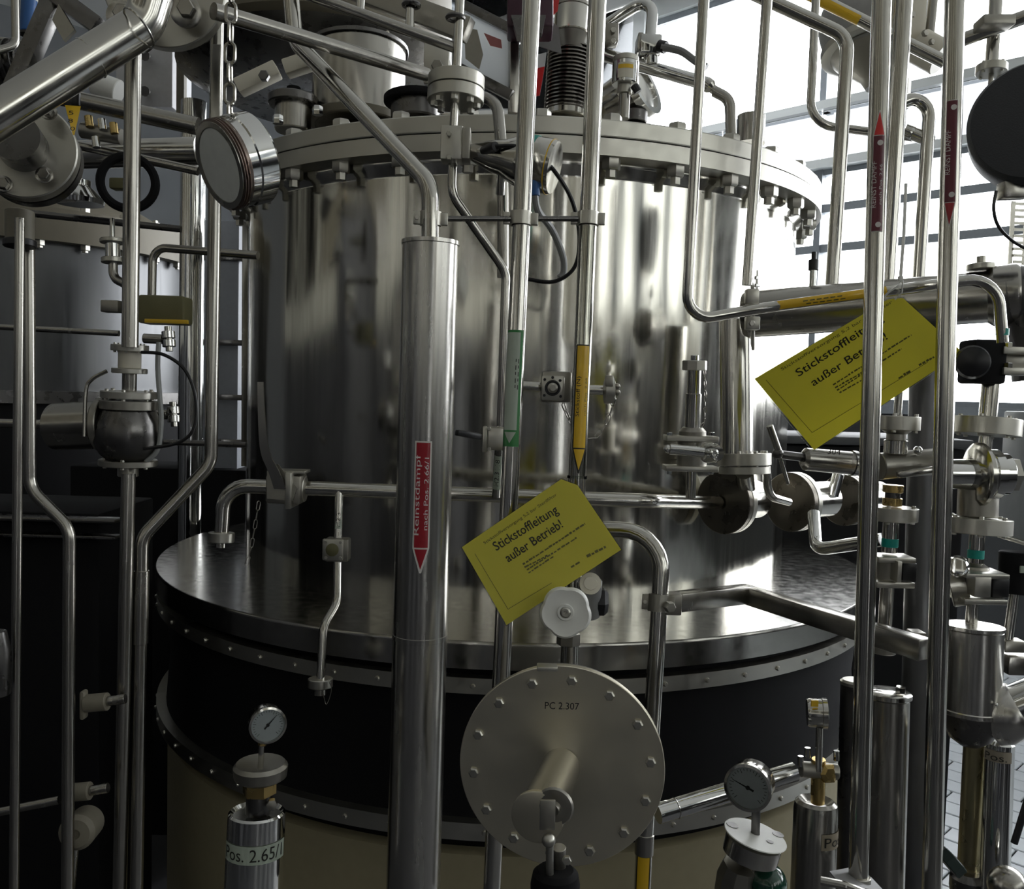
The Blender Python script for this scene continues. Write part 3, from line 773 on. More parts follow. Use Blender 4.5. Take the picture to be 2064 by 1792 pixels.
chain('safety_chain', 'thin chain sagging from the square-faced valve to its end clamp', curve_pts([W(1134, 812, 1.585), W(1150, 850, 1.60), W(1180, 884, 1.61), W(1205, 878, 1.615), W(1228, 840, 1.615), W(1238, 800, 1.61)], 5), .0011, .009, .018)

# cross pipe U with ball valve and drain
ru = PR(14.5, 1.82)
pu = [W(446, 1078, 1.80), W(452, 978, 1.80), W(1310, 1010, 1.82), W(1447, 1013, 2.06)]
t = thing('cross_wash_pipe', 'steel pipe running across the vessel front from an elbow to a round flange', 'pipe', W(900, 995, 1.82))
part(t, 'tube', MB().tube(pu, ru, [.06, .06], 20), PIPE)
st = Stack(t, 447, 1060, 445, 1100, 1.80)
st.el('ferrule', 1073, 1093, 26, mat=SATIN); st.el('end_stub', 1093, 1104, 10, mat=PIPE)
t = thing('lever_ball_valve', 'ball valve on the cross pipe with a long bent lever standing up', 'valve', W(580, 982, 1.80))
pu1 = (W(1310, 1010, 1.82) - W(452, 978, 1.80)).normalized()
part(t, 'body', MB().box(W(578, 984, 1.795), PR(70, 1.8), .06, PR(58, 1.8), pu1, V((0, 1, 0)), V((0, 0, 1)), .006), CAST)
part(t, 'end_flange', MB().box(W(590, 985, 1.785), PR(12, 1.8), .075, PR(72, 1.8), pu1, V((0, 1, 0)), V((0, 0, 1)), .002), SATIN)
part(t, 'end_flange', MB().cyl(W(598, 985, 1.80), W(616, 986, 1.80), .026, 24), SATIN)
part(t, 'top_pad', MB().box(W(590, 950, 1.79), PR(60, 1.8), .05, .006, bev=.001), SATIN)
for y in (963, 1003): part(t, 'bolt', MB().hexa(W(579, y, 1.762), V((0, -1, 0)), .006, .006), SATIN)
lv = curve_pts([W(565, 985, 1.75), W(552, 950, 1.745), W(536, 915, 1.74), W(529, 865, 1.735), W(525, 770, 1.73)], 6)
lvm = MB()
vs, fs = [], []
for i, p in enumerate(lv):
    hw = .012 - .0065*i/(len(lv)-1)
    for dx, dy in ((-1, -1), (1, -1), (1, 1), (-1, 1)): vs.append(p + RT*(hw*dx) + V((0, 1, 0))*(.0025*dy))
for i in range(len(lv)-1):
    for q in range(4): fs.append((4*i+q, 4*i+(q+1) % 4, 4*i+4+(q+1) % 4, 4*i+4+q))
fs += [(0, 1, 2, 3), tuple(4*len(lv)-4+q for q in (3, 2, 1, 0))]
part(t, 'lever', lvm.tri(vs, fs), PIPE2)
part(t, 'lever_plate', MB().plate([W(538, 1005, 1.758), W(590, 1010, 1.758), W(598, 985, 1.758), W(560, 935, 1.758), W(538, 950, 1.758)], V((0, -1, 0)), .004), CAST)
chain('lever_chain', 'very thin chain hanging below the lever ball valve', curve_pts([W(522, 1010, 1.78), W(514, 1060, 1.78), W(505, 1110, 1.78), W(496, 1140, 1.78)], 5), .0009, .008, .02)

t = thing('drain_branch', 'thin kinked drain pipe hanging from the cross pipe, with an end cap', 'pipe', W(650, 1300, 1.75))
rdn = PR(9, 1.78)
part(t, 'tube', MB().tube([W(684, 990, 1.80), W(681, 1085, 1.79)], rdn, seg=14), PIPE)
part(t, 'tube', MB().tube([W(681, 1130, 1.785), W(680, 1215, 1.765), W(652, 1262, 1.735), W(646, 1372, 1.72)], PR(8.5, 1.75), [.05, .05], 14), PIPE)
wr = Wrap(W(684, 1002, 1.80), W(681, 1085, 1.79), rdn, 0); k = 1.8/F
lb = part(t, 'label', wr.strip(MB(), 4*k, 64*k, -7*k, 7*k, -7*k, 7*k, .0003), PALEG)
part(lb, 'lettering', wr.text(MB(), 'H2.3116', -3.5*k, 60*k, 52*k, 8*k, .0006, -1), INK)
st = Stack(t, 646, 1360, 645, 1410, 1.72)
st.el('ferrule', 1367, 1385, 25, mat=SATIN); st.el('end_stub', 1385, 1400, 13, mat=PIPE2)
part(t, 'lock_wire', MB().tube(curve_pts([W(662, 1370, 1.70), W(668, 1392, 1.70), W(658, 1420, 1.70), W(652, 1400, 1.70)], 6), .0008, seg=6), PIPE2)
t = thing('drain_valve', 'small square drain valve with a round olive centre on the thin drain pipe', 'valve', W(678, 1106, 1.78))
part(t, 'body', MB().box(W(681, 1107, 1.79), PR(48, 1.78), .034, PR(46, 1.78), bev=.004), CAST)
part(t, 'face_plate', MB().box(W(671, 1108, 1.765), PR(42, 1.76), .008, PR(44, 1.76), bev=.003), SATIN)
part(t, 'spindle', MB().lathe(W(670, 1108, 1.762), V((0, -1, 0)), [(PR(13, 1.76), 0), (PR(13, 1.76), .004), (PR(6, 1.76), .007)], 20), OLIVE)
for dx, dy in ((-15, -16), (16, -15), (-14, 16), (15, 17)): part(t, 'bolt', MB().hexa(W(671+dx, 1108+dy, 1.761), V((0, -1, 0)), .0035, .0035), SATIN)
# ================================================================== tags, hand wheel, round plate, curved pipe
class Plane:
    def __init__(s, a, b, c):
        s.o = a; s.n = (b-a).cross(c-a).normalized()
        if s.n.dot(CAM-a) < 0: s.n = -s.n
    def at(s, px, py, lift=0):
        r = RAY(px, py); return CAM + r * ((s.o + s.n*lift - CAM).dot(s.n) / r.dot(s.n))
def ptext(mb, pl, txt, x0, y0, x1, y1, h, lift, bold=0):
    # a line of print whose baseline runs from (x0,y0) to (x1,y1), h tall
    wd = math.hypot(x1-x0, y1-y0); c, sn = (x1-x0)/wd, (y1-y0)/wd
    vs, fs = text_fit(txt, wd, None, bold)
    hh = max(v[1] for v in vs)
    if h: vs = [(x, y*h/hh) for x, y in vs]
    mb.tri([pl.at(x0 + c*x + sn*y, y0 + sn*x - c*y, lift) for x, y in vs], fs); return mb
def pline(mb, pl, pts, wpx, lift):
    for (x0, y0), (x1, y1) in zip(pts, pts[1:]):
        wd = math.hypot(x1-x0, y1-y0); c, sn = (x1-x0)/wd, (y1-y0)/wd; q = wpx/2
        mb.tri([pl.at(x, y, lift) for x, y in ((x0-sn*q, y0+c*q), (x1-sn*q, y1+c*q), (x1+sn*q, y1-c*q), (x0+sn*q, y0-c*q))], [(0, 1, 2, 3)])
    return mb
def dashes(mb, pl, x0, y0, x1, y1, h, lift, seed):
    # illegible small print: short strokes along a line
    rr = random.Random(seed); wd = math.hypot(x1-x0, y1-y0); c, sn = (x1-x0)/wd, (y1-y0)/wd; s = 0
    while s < wd:
        a = rr.uniform(4, 10); e = min(s+a, wd); hh = h*rr.uniform(.6, 1)
        mb.tri([pl.at(x0+c*s, y0+sn*s, lift), pl.at(x0+c*e, y0+sn*e, lift), pl.at(x0+c*e+sn*hh, y0+sn*e-c*hh, lift), pl.at(x0+c*s+sn*hh, y0+sn*s-c*hh, lift)], [(0, 1, 2, 3)])
        s = e + rr.uniform(1.2, 3)
    return mb
def tag(name, label, corners, cut, grow, base):
    pl = Plane(*[W(*c) for c in corners[:3]])
    t = thing(name, label, 'warning tag', base)
    pts = [pl.at(x, y, .0003) for x, y in cut]
    part(t, 'paper', MB().plate(pts, pl.n, .0006), TAGY)
    cx = sum(x for x, y in cut)/len(cut); cy = sum(y for x, y in cut)/len(cut)
    g = [pl.at(cx+(x-cx)*grow, cy+(y-cy)*grow, -.0008) for x, y in cut]
    part(t, 'laminate_film', MB().plate(g, pl.n, .0004), FILMC)
    return t, pl
cut = [(931, 1103), (1131, 966), (1164, 978), (1252, 1108), (1021, 1260)]
t, pl = tag('nitrogen_warning_tag', 'yellow laminated tag hanging at the hand wheel, reading Stickstoffleitung ausser Betrieb',
    [(931, 1103, 1.47), (1252, 1108, 1.47), (1021, 1260, 1.45)], cut, 1.015, W(1090, 1115, 1.46))
mb = ptext(MB(), pl, 'Stickstoffleitung', 1004, 1116, 1130, 1038, 25, .0009, .006)
ptext(mb, pl, 'außer Betrieb!', 1025, 1134, 1136, 1062, 19, .0009, .006)
part(t, 'lettering', mb, INK)
mb = ptext(MB(), pl, 'Stickstoffversorgung 5,2 bar Sterilfilter', 978, 1099, 1124, 1000, 8, .0009)
dashes(mb, pl, 1055, 1139, 1180, 1057, 4, .0009, 1); dashes(mb, pl, 1058, 1145, 1104, 1121, 3.5, .0009, 2)
dashes(mb, pl, 1063, 1150, 1163, 1085, 3.5, .0009, 3); dashes(mb, pl, 1066, 1156, 1116, 1123, 3.5, .0009, 4)
dashes(mb, pl, 1152, 1145, 1170, 1134, 4, .0009, 5); dashes(mb, pl, 1184, 1124, 1222, 1104, 6, .0009, 6)
o = part(t, 'small_print', mb, INKS); o['kind'] = 'stuff'
part(t, 'frame_line', pline(MB(), pl, [(957, 1116), (1024, 1228), (1112, 1175)], .9, .0009), INKS)

cut = [(1521, 764), (1790, 604), (1820, 601), (1940, 710), (1641, 907)]
t, pl = tag('hanging_warning_tag', 'yellow laminated tag tied under the horizontal pipe, partly behind two uprights, reading Stickstoffleitung',
    [(1521, 764, 1.50), (1815, 600, 1.44), (1641, 907, 1.575)], cut, 1.02, W(1730, 755, 1.49))
mb = ptext(MB(), pl, 'Stickstoffleitung', 1613, 764, 1785, 650, 21, .0009, .006)
ptext(mb, pl, 'außer Betrieb!', 1640, 779, 1790, 683, 16, .0009, .006)
part(t, 'lettering', mb, INK)
mb = ptext(MB(), pl, 'Stickstoffversorgung 5,2 bar Sterilfilter', 1577, 749, 1800, 612, 8, .0009)
dashes(mb, pl, 1680, 777, 1838, 676, 3.5, .0009, 11); dashes(mb, pl, 1684, 783, 1742, 750, 3.5, .0009, 12)
dashes(mb, pl, 1688, 788, 1818, 704, 3.5, .0009, 13); dashes(mb, pl, 1693, 793, 1756, 757, 3.5, .0009, 14)
dashes(mb, pl, 1812, 764, 1836, 750, 5, .0009, 15); dashes(mb, pl, 1853, 738, 1884, 721, 5, .0009, 16)
o = part(t, 'small_print', mb, INKS); o['kind'] = 'stuff'
part(t, 'frame_line', pline(MB(), pl, [(1544, 766), (1637, 872), (1870, 730)], .9, .0009), INKS)
t = thing('cable_tie', 'white cable tie with a long free end, holding the hanging yellow tag on the pipe', 'cable tie', W(1815, 570, 1.41))
part(t, 'loop', MB().tube([W(1781, 600, 1.40), W(1790, 590, 1.392), W(1812, 575, 1.385), W(1820, 562, 1.39), W(1818, 590, 1.41), W(1805, 603, 1.425)], .0022, .006, 8, flat=.5), WHITEPL)
part(t, 'head', MB().box(W(1815, 562, 1.386), .007, .006, .008, bev=.001), WHITEPL)
part(t, 'free_end', MB().tube([W(1815, 562, 1.386), W(1822, 470, 1.42), W(1826, 370, 1.45)], .0025, .1, 8, flat=.4), WHITEPL)

# hand wheel valve
t = thing('hand_wheel_valve', 'valve with a white lobed plastic hand wheel under the lower yellow tag', 'valve', W(1150, 1230, 1.5))
hc = W(1140, 1234, 1.42); hn = (V((-.10, -1, .12))).normalized(); x, y = perp(hn)
mb = MB(); n = 60; ang0 = .35
def lob(a, R): return R*(.93 + .10*abs(math.sin(2.5*(a+ang0)))**.75)
prof = [(.80, -.016), (.97, -.012), (1.0, -.005), (.98, .002), (.90, .006), (.55, .003), (.34, .004), (.30, .007), (.22, .007), (.2, .004), (0.001, .004)]
rings = []
for rr, h in prof:
    rings.append([hc + hn*h + (x*math.cos(2*PI*k/n) + y*math.sin(2*PI*k/n))*(lob(2*PI*k/n, .0405*rr) if rr > .5 else .0405*rr) for k in range(n)])
vs = [p for r_ in rings for p in r_]; fs = []
for j in range(len(rings)-1):
    for k in range(n): fs.append((j*n+k, j*n+(k+1) % n, (j+1)*n+(k+1) % n, (j+1)*n+k))
fs.append(tuple(reversed(range(n))))
part(t, 'hand_wheel', mb.tri(vs, fs), WHITEPL)
part(t, 'hub_bolt', MB().lathe(hc + hn*.003, hn, [(.0085, 0), (.0085, .004), (.006, .006), (.003, .006), (.002, .003)], 16), SATIN)
part(t, 'bonnet', MB().cyl(hc - hn*.012, hc - hn*.07, .018, 24), CREAM)
part(t, 'body', MB().cyl(W(1186, 1240, 1.52), W(1190, 1170, 1.50), PR(24, 1.5), 28), GREYPL)
part(t, 'flange_pad', MB().lathe(W(1190, 1176, 1.47), V((-.05, -1, .3)), [(PR(22, 1.47), -.012), (PR(22, 1.47), 0), (PR(14, 1.47), .001), (PR(13, 1.47), .004)], 28), CREAM)
part(t, 'hex_end', MB().lathe(W(1203, 1212, 1.52), V((1, 0, 0)), [(PR(30, 1.5), 0), (PR(30, 1.5), PR(14, 1.5)), (PR(22, 1.5), PR(22, 1.5))], 6), BLKPL)
part(t, 'pipe_union', MB().cyl(W(1146, 1275, 1.555), W(1145, 1300, 1.555), PR(24, 1.55), 6), CAST)

# large round plate
d0 = 1.36
pc0 = W(1131, 1546, d0); pn = V((-.115, -1, .0)).normalized(); up = V((0, 0, 1)); px_ = up.cross(pn).normalized()*-1; px_ = pn.cross(up).normalized()*-1
rp = PR(207, d0)
t = thing('round_cover_plate', 'large round steel cover plate with bolts round its rim, engraved PC 2.307', 'cover plate', pc0.copy())
part(t, 'disc', MB().lathe(pc0 - pn*.012, pn, [(rp-.001, 0), (rp, .001), (rp, .011), (rp-.001, .012)], 120), DISC)
part(t, 'rear_disc', MB().lathe(pc0 - pn*.030, pn, [(rp*.97, 0), (rp*.97, .016)], 96), CAST)
me = to_mesh(MB().lathe(V((0, 0, 0)), V((0, 0, 1)), [(.0082, 0), (.0082, .004), (.006, .006), (0, .0062)], 6), 'bolt', SATIN, V((0, 0, 0)))
sx = up.cross(pn).normalized()
for kk in range(14):
    a = 2*PI*(kk+.30)/14
    inst(me, 'bolt', t, pc0 + (sx*math.cos(a) + up*math.sin(a))*(rp*.865), pn)
pl = Plane(pc0, pc0+sx, pc0+up)
part(t, 'engraving', ptext(MB(), pl, 'PC 2.307', 1098, 1429, 1167, 1431, 14, .0006), INK)
part(t, 'lifting_lug', MB().box(W(1103, 1345, 1.355), PR(42, 1.35), .022, PR(10, 1.35), bev=.002), SATIN)
Lc = .165
c1 = pc0 + pn*Lc + V((-.022, 0, 0))
cn = (c1-pc0).normalized(); rcap = PR(52, 1.19)
part(t, 'centre_tube', MB().lathe(pc0, cn, [(rcap*.86, 0), (rcap*.86, Lc-.006)], 48), PIPE)
part(t, 'end_cap', MB().lathe(c1 - cn*.008, cn, [(rcap, 0), (rcap*1.04, .001), (rcap*1.04, .007), (rcap*.98, .008)], 48), DISC)
part(t, 'cap_stud', MB().lathe(W(1118, 1625, dep(c1)-.002), cn, [(.026, 0), (.024, .004), (.010, .006), (.008, .014)], 24), CAST)
# lock bar hanging in front of it
t = thing('sample_spout', 'narrow steel spout with a ball joint below the end of the round plate tube', 'valve', W(1108, 1760, 1.18))
part(t, 'fork', MB().bar(W(1104, 1612, 1.165), W(1103, 1672, 1.165), .020, .006, up=V((0, 1, 0))), CAST)
part(t, 'ball', MB().sphere(W(1106, 1694, 1.16), PR(14, 1.16), 20), SATIN)
part(t, 'stem', MB().cyl(W(1108, 1700, 1.17), W(1108, 1775, 1.18), PR(8, 1.17), 14), SATIN)
part(t, 'sleeve', MB().cyl(W(1127, 1708, 1.19), W(1127, 1765, 1.20), PR(14, 1.19), 18), CAST)
part(t, 'hose_cup', MB().lathe(W(1120, 1752, 1.19), V((0, 0, -1)), [(PR(36, 1.19), 0), (PR(46, 1.19), .006), (PR(50, 1.19), .02), (PR(48, 1.19), .06)], 32), BLACK)
part(t, 'bolt', MB().hexa(W(1142, 1732, 1.16), V((0, -1, 0)), .006, .006), SATIN)

# curved pipe R with yellow label at its foot
t = thing('hooked_pipe', 'steel pipe curving out from behind the tag and down behind the round plate', 'pipe', W(1300, 1760, 1.62))
pr = [W(1165, 1066, 1.66), W(1338, 1070, 1.62), W(1322, 1330, 1.60), W(1299, 1700, 1.60), W(1293, 1830, 1.60)]
part(t, 'tube', MB().tube(pr, PR(17, 1.6), [.085, .3, .3], 24), PIPE)
part(t, 'sleeve', MB().cyl(W(1300, 1680, 1.60), W(1298, 1722, 1.60), PR(19, 1.6), 24), PIPE2)
wr = Wrap(W(1298, 1720, 1.60), W(1293, 1830, 1.60), PR(17, 1.6), 0); k = 1.6/F
lb = part(t, 'label', wr.strip(MB(), 0, 100*k, -16*k, 16*k, -16*k, 16*k, .0004), INK)
part(lb, 'label_field', wr.strip(MB(), 2*k, 98*k, -12*k, 12*k, -12*k, 12*k, .0008), YEL)
# clamp and square bar bracket
t = thing('square_bar_bracket', 'square steel bar bracket clamped on the hooked pipe, turning toward the right', 'bracket', W(1510, 1205, 1.72))
pclamp(t, W(1327, 1215, 1.605), pr[2]-pr[1], PR(17, 1.6), h=.03, mat=CAST)
part(t, 'spacer_block', MB().box(W(1355, 1216, 1.615), .030, .03, .038, bev=.003), CAST)
part(t, 'clamp_bolt', MB().hexa(W(1347, 1222, 1.585), V((.3, -1, 0)), .010, .012), SATIN)
part(t, 'bar', MB().bar(W(1362, 1213, 1.63), W(1512, 1196, 1.76), .03, .034, bev=.002), PIPE2)
part(t, 'bar', MB().bar(W(1505, 1198, 1.76), W(1865, 1310, 1.42), .03, .034, bev=.002), PIPE2)
# ================================================================== right side
# two tall front pipes and the one behind
def tallpipe(name, label, pts, wpx, mat=None):
    t = thing(name, label, 'pipe', pts[-1].copy())
    part(t, 'tube', MB().tube(pts, PR(wpx, dep(pts[0])), .3, 22), mat or PIPE); return t
H0, H1 = W(1778, -40, 1.34), W(1730, 1775, 1.36); rH = PR(19.3, 1.35)
t = tallpipe('condensate_pipe', 'tall upright pipe with a dark red label whose bright red arrow points up', [H0, H1], 19.3)
part(t, 'foot_ferrule', MB().cyl(W(1730.5, 1765, 1.36), W(1730, 1778, 1.36), PR(24, 1.36), 20), SATIN)
wr = Wrap(H0, H1, rH, -.12); LH = (H1-H0).length; k = 1.345/F
def vh(y): return LH*(y+40)/1815
lb = arrow_label(t, wr, vh(466), vh(275), vh(226), 11.5*k, 1.6*k, WHITE, DRED,
    [('REINST DAMPF', 3*k, vh(418), 92*k, 9*k, -1, INKW), ('nach Pos. 2.66', -7*k, vh(412), 80*k, 5*k, -1, INKW)], head_mat=BRED)
for y in (290, 452): part(lb, 'round_mark', MB().lathe(wr.at(-2*k, vh(y), .0012), wr.f, [(5.5*k, 0), (5.5*k, .0002), (0, .0002)], 16), INKW)
I0, I1 = W(1926, -40, 1.34), W(1877, 1830, 1.37); rI = PR(19.5, 1.35)
t = tallpipe('return_pipe', 'rightmost tall upright pipe, its dark red label has an arrow pointing down', [I0, I1], 19.5)
wr = Wrap(I0, I1, rI, .0); LI = (I1-I0).length
def vi(y): return LI*(y+40)/1870
lb = arrow_label(t, wr, vi(203), vi(405), vi(452), 11*k, 1.6*k, WHITE, DRED,
    [('REINST DAMPF', 1*k, vi(350), 88*k, 9*k, -1, INKW)], head_mat=RED)
for y in (218, 390): part(lb, 'round_mark', MB().lathe(wr.at(-3*k, vi(y), .0012), wr.f, [(5.5*k, 0), (5.5*k, .0002), (0, .0002)], 16), INKW)
tallpipe('second_riser_pipe', 'upright pipe close behind the one with the upward red arrow, leaning slightly', [W(1824, -40, 1.92), W(1784, 612, 1.96)], 17.5)

# thick dark horizontal pipe
t = thing('thick_header_pipe', 'thick dark horizontal pipe crossing behind the two tall front pipes into an elbow', 'pipe', W(1760, 615, 1.75))
e0, e1 = W(1508, 634, 1.86), W(2000, 598, 1.66)
part(t, 'tube', MB().tube([e0, e1], PR(49, 1.76), seg=40), PIPE2)
ea = (e1-e0).normalized()
part(t, 'end_cap', MB().lathe(e0 + ea*.004, -ea, [(PR(49, 1.8), -.006), (PR(51, 1.8), 0), (PR(44, 1.8), .012), (PR(20, 1.8), .018), (0, .019)], 36), PIPE2)
part(t, 'elbow_sleeve', MB().lathe(W(1986, 598, 1.665), ea, [(PR(50, 1.66), 0), (PR(60, 1.66), .012), (PR(62, 1.66), .05), (PR(58, 1.66), .056)], 40), PIPE2)
part(t, 'elbow', MB().tube([W(2010, 598, 1.655), W(2085, 596, 1.64), W(2110, 760, 1.64)], PR(62, 1.65), .1, 36), DARKM)
part(t, 'vent_plug', MB().cyl(W(1978, 545, 1.66), W(1978, 533, 1.66), PR(28, 1.66), 24), SATIN)
part(t, 'vent_knob', MB().cyl(W(1978, 533, 1.66), W(1978, 517, 1.66), PR(9, 1.66), 16), SATIN)
# upright spool under it
t = thing('flanged_spool', 'short upright steel pipe with a bolted flange under the thick dark pipe', 'pipe', W(1486, 930, 2.0))
st = Stack(t, 1483, 645, 1486, 990, 2.0)
st.el('tube', 645, 920, 33, mat=PIPE, seg=36)
st2 = Stack(t, 1500, 900, 1501, 990, 2.0)
st2.fl(914, 938, 53, 8); st2.fl(940, 955, 51)
part(t, 'outlet_pipe', MB().tube([W(1500, 952, 2.0), W(1506, 1000, 2.06), W(1512, 1030, 2.14)], PR(18, 2.0), .05, 20), PIPE)
part(t, 'outlet_bend', MB().tube([W(1545, 950, 2.0), W(1548, 1000, 2.01), W(1590, 1012, 2.06)], PR(9, 1.92), .05, 14), PIPE)

# flange pairs on the vessel
OLDFL = metal('tarnished_flange_steel', (.17, .155, .13), .30, .08, tint=.15)
def blind(name, label, px, py, d, rpx, depthpx, nrm, mat=None, bolts=0):
    mat = mat or OLDFL
    c = W(px, py, d); n = nrm.normalized(); r = PR(rpx, d)
    t = thing(name, label, 'flange', c.copy())
    part(t, 'front_flange', MB().lathe(c - n*.016, n, [(r-.0015, 0), (r, .0015), (r, .0145), (r-.002, .016)], 48), mat)
    part(t, 'rear_flange', MB().lathe(c - n*.034, n, [(r-.0015, 0), (r, .0015), (r, .0155), (r-.0015, .017)], 48), SATIN)
    part(t, 'nozzle', MB().lathe(c - n*(.034+depthpx), n, [(r*.62, 0), (r*.62, depthpx)], 32), PIPE)
    return t
t = blind('pipe_end_flange', 'round bolted flange pair at the right end of the cross wash pipe', 1456, 1013, 2.06, 64, .10, V((-.74, -.67, 0)))
t = blind('blind_nozzle_flange', 'round blind flange on the vessel, second from the cross pipe end', 1590, 1012, 2.16, 60, .12, V((-.80, -.60, .0)))
t = blind('rear_nozzle_flange', 'dark round blind flange farthest round the vessel, just left of the tall pipes', 1698, 1008, 2.30, 52, .14, V((-.78, -.62, .0)), OLDFL)
part(t, 'valve_stub', MB().cyl(W(1678, 1000, 2.2), W(1690, 955, 2.2), .014, 14), CHROME)
solo('thin_elbow_pipe', 'thin bright elbow pipe below the blind flanges, running right behind the tall pipes', 'pipe',
     MB().tube([W(1640, 1035, 2.02), W(1645, 1108, 1.95), W(1780, 1088, 1.80)], PR(13, 1.95), .04, 18), CHROME)

# sampling valve
t = thing('sampling_valve', 'chrome sampling valve with a tall capped spout, standing on the cross wash pipe', 'valve', W(1398, 1000, 1.84))
st = Stack(t, 1401, 700, 1392, 1005, 1.80, 1.83)
st.el('cap_knob', 716, 726, 8, mat=CHROME); st.el('cap', 726, 746, 25, mat=SATIN, seg=8)
st.el('spout', 745, 794, 13.5, mat=PIPE); st.el('spout_sleeve', 792, 866, 16, mat=PIPE)
st.prof('bonnet', [(860, 20), (868, 27), (880, 27)], CAST)
def plate_v(t, y0, y1, x0, x1, d, mat=SATIN, name='clamp_plate', dy=.05): return part(t, name, MB().box(W((x0+x1)/2, (y0+y1)/2, d), PR(x1-x0, d), dy, PR(y1-y0, d), bev=.0015), mat)
plate_v(t, 878, 889, 1340, 1444, 1.80, SATIN); plate_v(t, 938, 949, 1338, 1443, 1.815, SATIN)
st.el('body', 886, 942, 30, mat=CAST)
for x in (1350, 1434):
    part(t, 'bolt', MB().hexa(W(x, 878, 1.785), V((0, 0, 1)), .006, .007), CHROME); part(t, 'nut', MB().hexa(W(x, 949, 1.80), V((0, 0, -1)), .006, .007), CHROME)
h0, h1 = W(1350, 905, 1.745), W(1418, 912, 1.745)
part(t, 'lever', MB().tube([h0, h1], PR(11, 1.745), seg=14), CHROME)
part(t, 'lever_tip', MB().sphere(W(1346, 905, 1.745), PR(9, 1.745), 12), CHROME)
part(t, 'lever_hub', MB().lathe(W(1428, 912, 1.775), V((.35, -1, 0)), [(PR(22, 1.76), 0), (PR(20, 1.76), .02), (PR(14, 1.76), .035)], 24), CHROME)
part(t, 'hub_bolt', MB().lathe(W(1436, 914, 1.742), V((.35, -1, 0)), [(PR(10, 1.74), 0), (PR(10, 1.74), .008), (PR(6, 1.74), .009), (PR(5, 1.74), .004)], 14), CHROME)
st.el('stem', 946, 1004, 10, mat=PIPE)
chain('cap_chain', 'fine ball chain hanging from the cap of the sampling valve', [W(1420, 745, 1.79), W(1422, 800, 1.79), W(1420, 850, 1.79), W(1412, 862, 1.79)], .0008, .006, .012)

# T handle valve
t = thing('tee_handle_valve', 'horizontal cylindrical valve with a T-bar handle, below the hanging yellow tag', 'valve', W(1680, 930, 1.67))
s0, s1 = W(1617, 925, 1.67), W(1760, 938, 1.69)
part(t, 'body', MB().lathe(s0, s1-s0, [(PR(16, 1.6), 0), (PR(24, 1.6), .006), (PR(25, 1.6), (s1-s0).length)], 32), PIPE2)
part(t, 'body_collar', MB().ring(W(1716, 934, 1.683), s1-s0, PR(25, 1.6), PR(27, 1.6), .008, 32), CHROME)
part(t, 'spindle', MB().cyl(W(1562, 915, 1.65), W(1620, 922, 1.67), PR(9, 1.65), 14), DARKM)
part(t, 'tee_bar', MB().cyl(W(1551, 858, 1.63), W(1572, 918, 1.64), PR(7, 1.64), 12), PIPE2)
part(t, 'tee_bar', MB().cyl(W(1570, 915, 1.64), W(1588, 975, 1.66), PR(4, 1.64), 12), PIPE)
part(t, 'hub', MB().sphere(W(1568, 914, 1.64), PR(11, 1.64), 14), DARKM)
pl = Plane(W(1680, 912, 1.642), W(1700, 912, 1.642), W(1680, 930, 1.642))
part(t, 'engraving', ptext(MB(), pl, '304', 1668, 915, 1694, 917, 10, .0006), INK)

# left of the two valve stacks
t = thing('valve_stack', 'upright stack of flanges and valves between the two tall front pipes', 'valve', W(1790, 1250, 1.58))
st = Stack(t, 1812, 790, 1780, 1320, 1.58, 1.60)
st.el('top_pipe', 790, 836, 8)
st.fl(838, 866, 44, 4); st.prof('neck', [(866, 30), (874, 19), (888, 19)], CAST)
st.el('sight_body', 886, 914, 23, mat=PIPE); 
part(t, 'cross_body', MB().cyl(W(1772, 940, 1.585), W(1888, 930, 1.60), PR(27, 1.59), 28), CAST)
part(t, 'cross_knob', MB().sphere(W(1850, 908, 1.57), PR(9, 1.57), 12), CHROME)
part(t, 'cross_lever', MB().bar(W(1808, 957, 1.55), W(1885, 945, 1.55), .012, .012, bev=.003), PIPE2)
st.el('union_ring', 976, 991, 20, mat=BRASS); st.el('union_neck', 990, 1003, 15, mat=DARKM); st.el('union_ring', 1002, 1018, 19, mat=BRASS)
st.fl(1020, 1047, 50, 4); st.el('pipe_stub', 1046, 1112, 15.5)
st.el('teal_tape', 1083, 1101, 16.1, mat=TEAL)
plate_v(t, 1119, 1130, 1760, 1834, 1.58, SATIN); plate_v(t, 1168, 1180, 1756, 1832, 1.585, SATIN)
part(t, 'bracket_web', MB().box(W(1806, 1150, 1.56), PR(9, 1.58), .03, PR(42, 1.58), bev=.001), SATIN)
st.el('valve_body', 1128, 1172, 24, mat=CAST)
part(t, 'dark_actuator', MB().box(W(1824, 1150, 1.60), PR(28, 1.6), .04, PR(38, 1.6), bev=.002), BLUE if False else BLKPL)
st.el('lower_pipe', 1178, 1300, 13.5, mat=PIPE2)
st.el('end_union', 1290, 1316, 24, mat=CAST)
part(t, 'square_cap', MB().box(W(1846, 1290, 1.55), PR(26, 1.55), .03, PR(38, 1.55), bev=.002), CAST)

